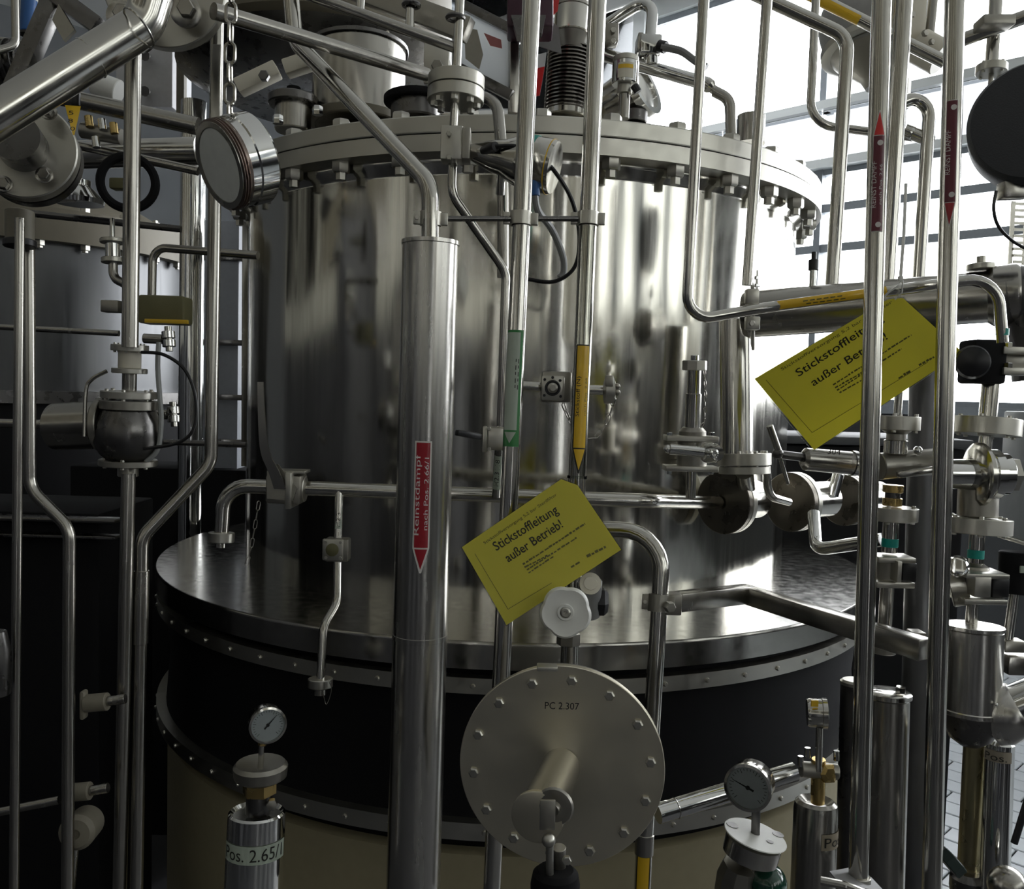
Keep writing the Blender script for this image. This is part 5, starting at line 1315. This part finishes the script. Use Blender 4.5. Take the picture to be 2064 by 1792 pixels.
# clutter in the upper left corner
t = thing('dark_brace_frame', 'dark angled steel braces in the top left corner behind the thick bent pipe', 'frame', W(110, 60, 1.9))
part(t, 'brace', MB().bar(W(122, -30, 1.9), W(30, 180, 1.9), .035, .035, up=FW), DARKM)
part(t, 'brace', MB().bar(W(112, -10, 1.88), W(200, 55, 1.88), .035, .035, up=FW), DARKM)
part(t, 'gusset', MB().plate([W(118, 8, 1.86), W(150, 60, 1.86), W(128, 82, 1.86), W(105, 40, 1.86)], V((0, -1, 0)), .01), CAST)
t = thing('blue_bottle', 'blue and white plastic bottle in the top left corner', 'bottle', W(58, 60, 2.1))
st = Stack(t, 60, -20, 56, 72, 2.1)
st.prof('body', [(68, 12), (64, 15), (-20, 15)], BLUE); st.el('white_band', -12, 2, 15.4, mat=WHITEPL); st.el('base', 66, 72, 16, mat=BLKPL)
t = thing('corner_bent_tube', 'pale bent tube in the top left corner beside the blue bottle', 'pipe', W(30, 80, 2.0))
part(t, 'tube', MB().tube([W(30, -30, 2.0), W(32, 92, 2.0), W(-40, 112, 1.95)], PR(8, 2.0), .03, 14), PIPE2)
part(t, 'cross_tube', MB().tube([W(-20, 78, 2.05), W(72, 92, 2.05)], PR(7, 2.05), seg=12), PIPE2)
t = thing('left_dark_motor', 'dark finned motor behind the thick bent pipe at the left edge', 'motor', W(20, 170, 2.0))
part(t, 'body', MB().cyl(W(-50, 140, 2.05), W(52, 128, 2.05), PR(44, 2.05), 28), DARKM)
for i in range(6): part(t, 'fin', MB().lathe(W(-30+i*14, 138-i*1.6, 2.05), W(52, 128, 2.05)-W(-50, 140, 2.05), [(PR(44, 2.05), 0), (PR(50, 2.05), .001), (PR(50, 2.05), .004), (PR(44, 2.05), .005)], 28), DARKM)
t = thing('white_gas_valve', 'pale grey plastic valve head behind the left upright pipe at the top', 'valve', W(215, 180, 2.0))
part(t, 'body', MB().cyl(W(192, 168, 2.0), W(240, 186, 2.0), PR(24, 2.0), 22), WHITEPL)
part(t, 'rear_cap', MB().cyl(W(180, 150, 2.02), W(196, 172, 2.02), PR(16, 2.0), 18), CREAM)
t = thing('chrome_dome_fitting', 'small chrome dome fitting at the left under the pale flange', 'fitting', W(160, 380, 1.9))
part(t, 'dome', MB().lathe(W(160, 402, 1.95), Z if 'Z' in globals() else V((0,0,1)), [(PR(46, 1.95), -.01), (PR(48, 1.95), 0), (PR(30, 1.95), .02), (PR(22, 1.95), .028), (PR(22, 1.95), .04), (PR(6, 1.95), .045), (PR(6, 1.95), .07)], 32), CHROME)
t = thing('brass_fittings_cluster', 'cluster of small brass and steel fittings right of the yellow number tag', 'fitting', W(200, 270, 1.9))
part(t, 'manifold', MB().cyl(W(165, 262, 1.92), W(245, 276, 1.92), PR(16, 1.92), 18), CAST)
for x, y, mt_ in ((178, 244, BRASS), (205, 250, CHROME), (228, 258, BRASS), (192, 286, CHROME)): part(t, 'nipple', MB().cyl(W(x, y-10, 1.9), W(x+3, y+12, 1.9), PR(8, 1.9), 12), mt_)

# upright pipes on the left
def up_(name, label, pts, wpx, mat=None, bend=.05):
    t = thing(name, label, 'pipe', pts[-1].copy()); part(t, 'tube', MB().tube(pts, PR(wpx, dep(pts[0])), bend, 20), mat or PIPE2); return t
up_('left_upright_pipe', 'upright dull pipe at the left, ending on the dark diaphragm valve', [W(270, -40, 1.55), W(262, 700, 1.58)], 16.5)
t = up_('kinked_upright_pipe', 'upright pipe left of the vessel that kinks left near the floor and drops on', [W(439, -40, 1.66), W(425, 935, 1.68), W(286, 1083, 1.64), W(274, 1850, 1.66)], 13, PIPE2)
part(t, 'flat_bar', MB().bar(W(437, 90, 1.63), W(434, 246, 1.63), PR(18, 1.63), .004, up=FW), SATIN)
part(t, 'insulation_sleeve', MB().cyl(W(285, 1150, 1.641), W(282.5, 1298, 1.645), PR(15.5, 1.64), 20), PIPE2)
up_('bright_upright_pipe', 'thicker upright pipe with a bright right edge behind the hanging end cap', [W(391, 205, 3.1), W(376, 1700, 3.2)], 25, CHROME)
up_('edge_upright_pipe_left', 'upright pipe near the left edge that kinks right and drops into the dark', [W(57, 440, 1.50), W(60, 985, 1.52), W(140, 1065, 1.52), W(136, 1850, 1.54)], 12.5)
bpy.data.objects['edge_upright_pipe_left'].name = 'edge_kinked_pipe'; BASE['edge_kinked_pipe'] = BASE['edge_upright_pipe_left']
up_('dark_edge_pipe', 'dark straight upright pipe close to the left edge', [W(40, 440, 1.42), W(28, 1830, 1.46)], 9.5)
up_('pump_outlet_pipe', 'dull upright pipe below the diaphragm valve at the left', [W(259, 955, 1.62), W(255, 1130, 1.62), W(240, 1850, 1.66)], 14)
up_('angled_branch_pipe', 'thin bent pipe turning from the right into the left upright area before the second vessel', [W(520, 515, 1.9), W(308, 498, 1.95), W(306, 600, 1.95)], 8.5, PIPE2, .03)
solo('cross_tube_left', 'thin tube sloping across the left background below the thick bent pipe', 'pipe', MB().tube([W(100, 190, 1.9), W(400, 255, 1.9)], PR(18, 1.9), seg=16), PIPE2)
solo('second_cross_tube', 'second tube sloping across the left background, lower and thinner', 'pipe', MB().tube([W(120, 285, 1.95), W(400, 345, 1.95)], PR(9, 1.95), seg=14), PIPE2)
solo('fat_cross_tube', 'short fat polished tube in the left background behind the upright pipe', 'pipe', MB().tube([W(150, 312, 2.05), W(400, 305, 2.05)], PR(28, 2.05), seg=24), PIPE)
solo('thin_black_rod', 'thin black rod crossing in front of the second vessel flange', 'rod', MB().tube([W(40, 428, 2.0), W(365, 462, 2.0)], PR(7, 2.0), seg=10), DARKM)
solo('low_cross_tube', 'thin tube crossing the second vessel at half height', 'pipe', MB().tube([W(-20, 658, 2.0), W(240, 672, 2.0)], PR(6, 2.0), seg=12), PIPE2)
solo('dark_rail_tube', 'dark horizontal rail tube behind the kinked pipe, level with the lever valve', 'rail', MB().tube([W(300, 890, 2.1), W(496, 897, 2.1)], PR(6, 2.1), seg=12), DARKM)
solo('rail_tube', 'horizontal rail tube at the left, below the second vessel', 'pipe', MB().tube([W(-30, 852, 1.8), W(120, 856, 1.8)], PR(9, 1.8), seg=12), PIPE2)
t = thing('hose_coil', 'loop of dark hose hanging behind the left upright pipe', 'hose', W(255, 380, 1.85))
part(t, 'hose', MB().torus(W(258, 368, 1.85), V((.25, -1, .0)), PR(52, 1.85), PR(9, 1.85), 40, 10), BLACK)
part(t, 'holder', MB().box(W(248, 372, 1.88), PR(46, 1.88), .03, PR(22, 1.88), bev=.004), OLIVE)
# junction box
t = thing('olive_junction_box', 'small dark olive junction box on the left behind the upright pipes', 'box', W(335, 640, 1.85))
part(t, 'housing', MB().box(W(334, 626, 1.88), PR(92, 1.88), .06, PR(56, 1.88), bev=.006), OLIVE)
part(t, 'lid_lip', MB().box(W(336, 648, 1.84), PR(86, 1.85), .01, PR(8, 1.85), bev=.001), YEL)
# clamps right of the diaphragm valve
for nm, lb_, x, y in (('upper_pipe_coupling', 'upper of two bright round couplings beside the diaphragm valve', 340, 684), ('lower_pipe_coupling', 'lower of two bright round couplings beside the diaphragm valve', 350, 836)):
    t = thing(nm, lb_, 'coupling', W(x, y, 1.7))
    st = Stack(t, x-2, y-30, x+2, y+30, 1.72)
    st.el('ring', y-16, y-2, 13, mat=CHROME); st.el('ring', y+1, y+15, 13, mat=CHROME); st.el('core', y-26, y+24, 7, mat=PIPE)
    part(t, 'side_arm', MB().cyl(W(x-50, y-2, 1.72), W(x-12, y, 1.72), PR(10, 1.72), 14), PIPE2)
# diaphragm valve / pump
t = thing('diaphragm_valve', 'large dark diaphragm valve with two flanges under the left upright pipe', 'valve', W(258, 930, 1.64))
st = Stack(t, 262, 690, 258, 960, 1.62, 1.64)
st.fl(695, 708, 36, 6, 3); st.el('neck', 706, 742, 22, mat=CREAM); st.fl(742, 752, 34)
st.el('stem', 750, 788, 14, mat=PIPE2); st.fl(788, 802, 54, 6, 4); st.fl(806, 824, 56, 6, 4, CAST)
st.prof('body', [(824, 50), (850, 62), (890, 66), (915, 54), (928, 40)], DARKM, 36)
st.fl(926, 938, 56, 6, 4, CAST); st.el('outlet', 938, 960, 20, mat=CAST)
part(t, 'side_motor', MB().cyl(W(112, 860, 1.66), W(206, 856, 1.64), PR(48, 1.65), 32), PIPE2)
part(t, 'motor_rim', MB().cyl(W(200, 856, 1.64), W(214, 856, 1.64), PR(54, 1.65), 32), CAST)
solo('valve_cable', 'black cable arching over the right side of the diaphragm valve', 'cable', MB().tube(curve_pts([W(285, 710, 1.6), W(330, 715, 1.6), W(372, 745, 1.6), W(394, 800, 1.6), W(392, 860, 1.6), W(360, 892, 1.6), W(290, 905, 1.6)]), PR(3.5, 1.6), seg=8), CABLE)
solo('white_spiral_hose', 'thin white ribbed hose beside the diaphragm valve', 'hose', MB().tube(curve_pts([W(320, 690, 1.62), W(318, 740, 1.62), W(322, 800, 1.62), W(325, 850, 1.62), W(318, 905, 1.62), W(295, 930, 1.62)]), PR(5, 1.62), seg=8), GHOSE)
solo('thin_arched_tube', 'thin arched tube left of the diaphragm valve', 'tube', MB().tube(curve_pts([W(215, 748, 1.6), W(185, 765, 1.6), W(173, 790, 1.6), W(170, 880, 1.6)]), PR(4, 1.6), seg=8), PIPE2)
t = thing('small_relief_valve', 'small chrome relief valve left of the upright pipe before the second vessel', 'valve', W(228, 560, 1.9))
st = Stack(t, 226, 440, 228, 560, 1.9)
st.el('top', 440, 478, 5, mat=CHROME); st.el('body', 484, 522, 14, mat=CHROME); st.fl(520, 530, 22); st.fl(482, 490, 24)
part(t, 'outlet_bend', MB().tube([W(228, 528, 1.9), W(228, 560, 1.9), W(262, 578, 1.88)], PR(9, 1.9), .03, 14), PIPE2)
part(t, 'lower_clamp', MB().box(W(226, 618, 1.9), PR(36, 1.9), .03, PR(24, 1.9), bev=.003), CAST)

# second vessel behind on the left
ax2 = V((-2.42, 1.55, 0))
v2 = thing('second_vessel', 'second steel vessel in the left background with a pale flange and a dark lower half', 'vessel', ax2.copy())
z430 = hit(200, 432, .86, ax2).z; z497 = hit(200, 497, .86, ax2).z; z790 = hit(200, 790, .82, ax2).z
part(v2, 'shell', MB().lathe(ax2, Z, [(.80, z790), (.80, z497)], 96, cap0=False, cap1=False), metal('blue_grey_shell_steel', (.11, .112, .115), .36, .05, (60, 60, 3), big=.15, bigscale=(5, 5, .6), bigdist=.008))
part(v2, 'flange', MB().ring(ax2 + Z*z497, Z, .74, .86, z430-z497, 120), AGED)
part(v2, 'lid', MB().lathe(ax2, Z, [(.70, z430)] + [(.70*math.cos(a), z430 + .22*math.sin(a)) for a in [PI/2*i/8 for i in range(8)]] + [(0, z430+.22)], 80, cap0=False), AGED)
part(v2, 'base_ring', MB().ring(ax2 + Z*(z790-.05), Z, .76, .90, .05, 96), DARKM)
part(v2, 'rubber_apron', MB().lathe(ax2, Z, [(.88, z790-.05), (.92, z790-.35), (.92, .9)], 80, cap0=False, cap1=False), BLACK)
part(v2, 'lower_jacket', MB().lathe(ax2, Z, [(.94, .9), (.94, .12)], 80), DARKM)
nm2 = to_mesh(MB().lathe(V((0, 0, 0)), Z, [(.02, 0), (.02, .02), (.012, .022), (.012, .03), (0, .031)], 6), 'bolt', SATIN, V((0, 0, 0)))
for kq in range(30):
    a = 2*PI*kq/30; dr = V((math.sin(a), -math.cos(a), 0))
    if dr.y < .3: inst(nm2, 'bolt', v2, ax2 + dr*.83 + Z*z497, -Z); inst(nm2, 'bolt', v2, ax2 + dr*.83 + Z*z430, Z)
# pale cabinet with rails between the vessels
t = thing('pale_steel_cabinet', 'pale grey cabinet with dark horizontal rails seen between the two vessels', 'cabinet', W(462, 1000, 3.4))
dcb = 3.45
part(t, 'carcass', MB().box(W(462, 720, dcb), PR(76, dcb), .25, PR(520, dcb), bev=.004), plain('pale_cabinet_paint', (.34, .36, .40), .5))
for y in (520, 690, 800, 890): part(t, 'rail', MB().bar(W(430, y, dcb-.14), W(500, y+2, dcb-.14), .03, .02), DARKM)
for x in (494, 506): part(t, 'upright', MB().bar(W(x, 440, dcb-.16), W(x-2, 940, dcb-.16), .02, .02), PIPE2)
# black box added to fill the shaded lower left
t = thing('black_shade_box', 'added black box with rails, filling the shade in the lower left', 'equipment', W(120, 1700, 2.0))
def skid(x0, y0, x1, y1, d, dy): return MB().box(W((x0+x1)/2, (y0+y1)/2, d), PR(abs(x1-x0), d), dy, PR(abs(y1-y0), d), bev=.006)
part(t, 'shade_box_body', skid(-120, 1010, 258, 1900, 2.15, .3), BLACK)
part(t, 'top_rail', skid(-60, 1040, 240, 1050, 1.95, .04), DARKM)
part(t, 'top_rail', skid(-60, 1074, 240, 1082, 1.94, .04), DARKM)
t = thing('rear_shade_box', 'added black box filling the shade between the two vessels, behind the kinked pipe', 'cabinet', W(370, 1500, 3.45))
part(t, 'housing', skid(180, 935, 515, 1900, 3.5, .3), BLACK)  # black box added to close a light gap beside the vessel
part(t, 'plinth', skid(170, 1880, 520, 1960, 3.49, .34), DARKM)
t = thing('pipe_end_cap', 'dull olive cap over the tops of the two upright pipes at the left edge', 'cap', W(42, 490, 1.46))
st = Stack(t, 40, 415, 40, 500, 1.46)
st.el('cap_body', 425, 486, 27, mat=DIMCR); st.el('cap_rim', 484, 498, 31, mat=BLKPL)
t = thing('pale_wall_cabinet', 'pale grey wall cabinet behind the left uprights at the top', 'cabinet', W(318, 225, 3.3))
part(t, 'carcass', MB().box(W(312, 150, 3.4), PR(112, 3.4), .2, PR(160, 3.4), bev=.006), plain('pale_wall_cabinet_paint', (.62, .62, .64), .5))
part(t, 'door_hinge_post', MB().box(W(366, 160, 3.26), PR(16, 3.3), .03, PR(180, 3.3), bev=.003), DIMCR)
for y in (112, 184): part(t, 'knob', MB().cyl(W(292, y, 3.28), W(292, y, 3.25), .018, 12), DARKM)
for nm, lb_, x, y, d in (('upper_tap_valve', 'pale plastic tap valve low on the left, sticking out from an upright pipe', 195, 1420, 1.60), ('lower_tap_valve', 'pale plastic tap valve lowest on the left beside the kinked pipe', 160, 1600, 1.58)):
    t = thing(nm, lb_, 'valve', W(x, y, d))
    part(t, 'handle', MB().box(W(x-26, y, d), PR(10, d), .02, PR(58, d), bev=.004), DIMCR)
    part(t, 'body', MB().cyl(W(x-22, y-2, d), W(x+22, y-6, d), PR(18, d), 18), DIMCR)
    part(t, 'stem', MB().cyl(W(x+20, y-6, d), W(x+58, y-12, d), PR(10, d), 14), PIPE2)
t = thing('floor_pump_head', 'round pale pump head low on the left under the lower tap valve', 'pump', W(155, 1680, 1.56))
part(t, 'head', MB().lathe(W(155, 1678, 1.56), V((.1, -1, .1)), [(PR(34, 1.56), -.05), (PR(36, 1.56), 0), (PR(28, 1.56), .008), (PR(10, 1.56), .010), (PR(9, 1.56), .004)], 28), DIMCR)
part(t, 'pipe_stub', MB().tube([W(-20, 1640, 1.60), W(120, 1612, 1.60)], PR(9, 1.6), seg=12), PIPE2)
part(t, 'drain_pipe', MB().tube([W(150, 1705, 1.57), W(138, 1830, 1.57)], PR(9, 1.57), seg=12), PIPE2)
t = thing('edge_can', 'rounded steel can at the very left edge near the floor', 'container', W(2, 1330, 1.4))
part(t, 'body', MB().lathe(W(-8, 1400, 1.4), Z, [(PR(26, 1.4), 0), (PR(28, 1.4), .01), (PR(28, 1.4), .07), (PR(20, 1.4), .10), (0, .105)], 28), DARKM)

# ================================================================== bottom: gauges and cylinders
def gauge(t, c, n, R, thick, needle, face=WHITEPL):
    n = n.normalized(); x = n.cross(V((0, 0, 1))).normalized()*-1; x = V((0, 0, 1)).cross(n).normalized(); y = n.cross(x)
    part(t, 'gauge_case', MB().lathe(c - n*thick, n, [(R*.9, 0), (R*.97, .004), (R*.97, thick-.006), (R*1.04, thick-.005), (R*1.04, thick+.002), (R*.92, thick+.003), (R*.92, thick-.001)], 44, cap1=False), PIPE)
    f = part(t, 'dial', MB().lathe(c, n, [(R*.93, -.002), (0, -.002)], 40, cap0=False), plain('dial_face', (.50, .55, .56), .5))
    mb = MB()
    for k in range(26):
        a = math.radians(-135 + 270*k/25); L0 = .72 if k % 5 else .64
        u = x*math.sin(a) + y*math.cos(a); w_ = n.cross(u)
        mb.tri([c + n*-.0012 + u*(R*q) + w_*(R*.012*s_) for q, s_ in ((L0, -1), (.82, -1), (.82, 1), (L0, 1))], [(0, 1, 2, 3)])
    o = part(f, 'scale_marks', mb, INK); o['kind'] = 'stuff'
    u = x*math.sin(needle) + y*math.cos(needle); w_ = n.cross(u)
    part(f, 'needle', MB().tri([c + n*.0004 + u*(R*q) + w_*(R*s_) for q, s_ in ((-.28, -.05), (-.28, .05), (.72, .012), (.72, -.012))], [(0, 1, 2, 3)]), INK)
    part(f, 'needle_hub', MB().lathe(c - n*.001, n, [(R*.09, 0), (R*.09, .002), (0, .0022)], 14), INK)
    part(t, 'glass', MB().lathe(c, n, [(R*.92, .0018), (0, .0022)], 36, cap0=False), PANE)
t = thing('left_pressure_gauge', 'pressure gauge with a pale blue dial on a thin stem above the left steel cylinder', 'gauge', W(527, 1510, 1.40))
gauge(t, W(540, 1462, 1.39), V((.45, -1, .02)), PR(36, 1.39), .028, .75)
part(t, 'stem', MB().cyl(W(528, 1495, 1.40), W(525, 1548, 1.41), PR(6, 1.4), 12), PIPE)
part(t, 'socket', MB().cyl(W(530, 1490, 1.40), W(529, 1502, 1.40), PR(9, 1.4), 6), BRASS)
t = thing('left_brass_valve', 'wide dull hand wheel over a brass hexagon on top of the left cylinder', 'valve', W(522, 1600, 1.42))
part(t, 'hand_wheel', MB().lathe(W(525, 1572, 1.42), Z, [(PR(40, 1.42), 0), (PR(52, 1.42), .006), (PR(54, 1.42), .022), (PR(48, 1.42), .028), (PR(16, 1.42), .018)], 24), CAST)
part(t, 'brass_hexagon', MB().lathe(W(523, 1598, 1.42), Z, [(PR(34, 1.42), 0), (PR(34, 1.42), .024), (PR(28, 1.42), .028)], 6), BRASS)
part(t, 'side_screw', MB().lathe(W(548, 1624, 1.395), V((.25, -1, .1)), [(PR(11, 1.4), -.012), (PR(11, 1.4), 0), (PR(4, 1.4), .001)], 6), CAST)
part(t, 'neck', MB().cyl(W(521, 1640, 1.42), W(523, 1598, 1.42), PR(26, 1.42), 24), DARKM)
t = thing('left_steel_cylinder', 'upright polished steel cylinder with a band reading Pos. 2.65, below the left gauge', 'cylinder', W(512, 1800, 1.45))
st = Stack(t, 518, 1630, 509, 1850, 1.43)
st.prof('body', [(1640, 46), (1634, 52), (1638, 56), (1690, 57), (1860, 58)], CHROME, 44)
wr = Wrap(st.p(1640), st.p(1850), st.r(57.5), .05); k = 1.43/F
lb = part(t, 'label', wr.strip(MB(), 42*k, 78*k, -72*k, 72*k, -72*k, 72*k, .0008, 24), PALEG)
vs, fs = text_fit('Pos. 2.65/1', 128*k, 25*k)
part(lb, 'lettering', MB().tri([wr.at(66*k - x, 72*k - y, .0014) for x, y in vs], fs), INK)

t = thing('bright_sloping_pipe', 'polished pipe sloping up to the right behind the middle gauge', 'pipe', W(1450, 1600, 1.5))
part(t, 'tube', MB().tube([W(1325, 1640, 1.48), W(1600, 1556, 1.56)], PR(20, 1.52), seg=28), CHROME)
part(t, 'weld_band', MB().torus(W(1362, 1629, 1.49), W(1600, 1556, 1.56)-W(1325, 1640, 1.48), PR(20, 1.5), .0012, 28, 6), PIPE)
t = thing('middle_pressure_gauge', 'pressure gauge facing left with a dark rim, above a white disc', 'gauge', W(1520, 1640, 1.28))
gauge(t, W(1507, 1588, 1.26), V((-.55, -1, .04)), PR(46, 1.26), .035, -1.25)
part(t, 'stem', MB().cyl(W(1524, 1630, 1.28), W(1521, 1740, 1.29), PR(9, 1.28), 14), DARKM)
t = thing('white_tag_disc', 'white oval disc with dark holes round the stem of the middle gauge', 'tag', W(1522, 1685, 1.27))
dn = V((.20, -.04, 1)).normalized()
dc = W(1522, 1685, 1.28)
part(t, 'disc', MB().lathe(dc, dn, [(PR(62, 1.28), 0), (PR(63, 1.28), .001), (PR(62, 1.28), .002)], 44), WHITEPL)
pl = Plane(dc + dn*.002, dc + dn*.002 + V((1, 0, 0)).cross(dn), dc + dn*.002 + dn.cross(V((1, 0, 0)).cross(dn)))
for x, y, r in ((1476, 1663, 12), (1568, 1682, 12), (1552, 1697, 7)):
    part(t, 'hole', MB().lathe(pl.at(x, y), dn, [(PR(r, 1.28), 0), (PR(r, 1.28), .0008), (0, .0008)], 16), DARKM)
part(t, 'lower_body', MB().lathe(dc - dn*.004, -dn, [(PR(50, 1.28), 0), (PR(56, 1.28), .002), (PR(55, 1.28), .026), (PR(30, 1.28), .032)], 36), PIPE)
part(t, 'neck', MB().cyl(W(1520, 1725, 1.29), W(1516, 1780, 1.30), PR(18, 1.3), 18), PIPE2)
t = thing('green_ball_valve', 'dark green glossy round valve at the bottom edge below the white disc', 'valve', W(1520, 1790, 1.3))
part(t, 'bonnet', MB().sphere(W(1545, 1780, 1.29), PR(40, 1.3), 28), plain('dark_green_enamel', (.008, .05, .03), .15, coat=.6))
part(t, 'cast_body', MB().lathe(W(1482, 1800, 1.31), V((.1, -.2, 1)), [(PR(42, 1.3), 0), (PR(44, 1.3), .03), (PR(36, 1.3), .05), (PR(14, 1.3), .054)], 10), CAST)
t = thing('right_pressure_gauge', 'pressure gauge seen from the side with a yellow mark, above the right cylinder', 'gauge', W(1650, 1470, 1.42))
gauge(t, W(1664, 1438, 1.42), V((1, -.22, .05)), PR(29, 1.42), .028, .3)
part(t, 'yellow_mark', MB().box(W(1642, 1418, 1.397), PR(14, 1.4), .003, PR(12, 1.4)), YEL)
part(t, 'stem', MB().cyl(W(1652, 1466, 1.42), W(1650, 1555, 1.42), PR(7, 1.42), 14), PIPE)
t = thing('right_brass_manifold', 'brass cross manifold with small caps under the right gauge', 'valve', W(1650, 1600, 1.44))
part(t, 'body', MB().cyl(W(1650, 1530, 1.43), W(1648, 1618, 1.44), PR(14, 1.43), 18), BRASS)
part(t, 'cross_arm', MB().cyl(W(1614, 1550, 1.43), W(1688, 1556, 1.43), PR(16, 1.43), 18), CAST)
part(t, 'hex_cap', MB().lathe(W(1672, 1560, 1.42), V((.2, -1, .2)), [(PR(20, 1.42), -.02), (PR(20, 1.42), 0), (PR(12, 1.42), .004)], 6), BRASS)
for x, y in ((1628, 1513), (1614, 1530), (1686, 1519)): part(t, 'cap', MB().cyl(W(x, y+14, 1.43), W(x, y-6, 1.43), PR(6, 1.43), 10), CHROME)
t = thing('right_steel_cylinder', 'upright dark steel cylinder with a band reading Pos., below the right gauge', 'cylinder', W(1640, 1800, 1.46))
st = Stack(t, 1645, 1610, 1636, 1850, 1.45)
st.prof('body', [(1622, 20), (1612, 34), (1618, 41), (1632, 43), (1860, 44)], PIPE2, 40)
wr = Wrap(st.p(1630), st.p(1850), st.r(43.5), -.25); k = 1.45/F
lb = part(t, 'label', wr.strip(MB(), 34*k, 66*k, -64*k, -2*k, -64*k, -2*k, .0008, 16), plain('aged_label_film', (.30, .26, .19), .5))
vs, fs = text_fit('Pos.', 54*k, 19*k)
part(lb, 'lettering', MB().tri([wr.at(-8*k - x, 60*k - y, .0014) for x, y in vs], fs), INK)
t = thing('corner_steel_cylinder', 'upright polished steel cylinder in the lower right with a band reading Pos.', 'cylinder', W(2010, 1800, 1.56))
st = Stack(t, 2016, 1490, 2002, 1850, 1.56)
st.prof('body', [(1502, 10), (1492, 20), (1498, 27), (1850, 28)], CHROME, 36)
wr = Wrap(st.p(1500), st.p(1850), st.r(28), .1); k = 1.56/F
lb = part(t, 'label', wr.strip(MB(), 8*k, 30*k, -26*k, 34*k, -26*k, 34*k, .0008, 14), plain('worn_label_film', (.34, .30, .24), .5))
vs, fs = text_fit('Pos.', 42*k, 14*k)
part(lb, 'lettering', MB().tri([wr.at(26*k - x, 27*k - y, .0014) for x, y in vs], fs), INK)
t = thing('ochre_column', 'ochre tinted steel column left of the corner cylinder under the filter housing', 'column', W(1955, 1800, 1.6))
part(t, 'shaft', MB().tube([W(1966, 1496, 1.60), W(1948, 1850, 1.62)], PR(22, 1.6), seg=28), metal('ochre_tinted_steel', (.42, .37, .22), .3, .06))
part(t, 'base_ring', MB().lathe(W(1950, 1790, 1.6), Z, [(PR(32, 1.6), -.01), (PR(34, 1.6), 0), (PR(34, 1.6), .02), (PR(24, 1.6), .03)], 28), DARKM)
t = thing('corner_valve', 'dark chrome and green valve in the bottom right corner', 'valve', W(2020, 1790, 1.45))
part(t, 'body', MB().sphere(W(2030, 1785, 1.46), PR(38, 1.46), 24), PIPE2)
part(t, 'handle', MB().cyl(W(2044, 1700, 1.44), W(2075, 1600, 1.44), PR(7, 1.44), 12), BLKPL)
part(t, 'knob', MB().cyl(W(1908, 1745, 1.5), W(1926, 1730, 1.5), PR(30, 1.5), 8), plain('black_green_plastic', (.012, .03, .025), .35))
t = thing('pale_foot_cover', 'pale slanted sheet cover at the bottom edge round the foot of the tall pipe', 'cover', W(1730, 1780, 1.32))
part(t, 'sheet', MB().plate([W(1672, 1756, 1.34), W(1716, 1748, 1.40), W(1756, 1768, 1.40), W(1786, 1800, 1.34), W(1740, 1815, 1.32), W(1690, 1778, 1.30)], V((0, -.5, 1)), .004), GREYPL)
part(t, 'rim', MB().tube([W(1654, 1775, 1.31), W(1700, 1784, 1.30), W(1770, 1812, 1.30)], .006, .02, 10), PIPE2)

# fittings welded to the big vessel belong to it
def absorb(nm, part_name):
    t = bpy.data.objects[nm]; ch = list(t.children); f0 = ch[0]
    off = BASE[nm] - BASE['reactor_vessel']
    f0.parent = v; f0.location = off; f0.name = part_name
    for c in ch[1:]: c.parent = f0
    f0['label'] = t['label']
    bpy.data.objects.remove(t)
for nm, pn_ in (('lid_sight_nozzle', 'sight_nozzle'), ('black_hand_hole', 'hand_hole_cover'), ('left_hand_hole', 'hand_hole_cover'), ('short_vent_stub', 'vent_stub'),
                ('pipe_end_flange', 'nozzle_flange'), ('blind_nozzle_flange', 'nozzle_flange'), ('rear_nozzle_flange', 'nozzle_flange')):
    absorb(nm, pn_)
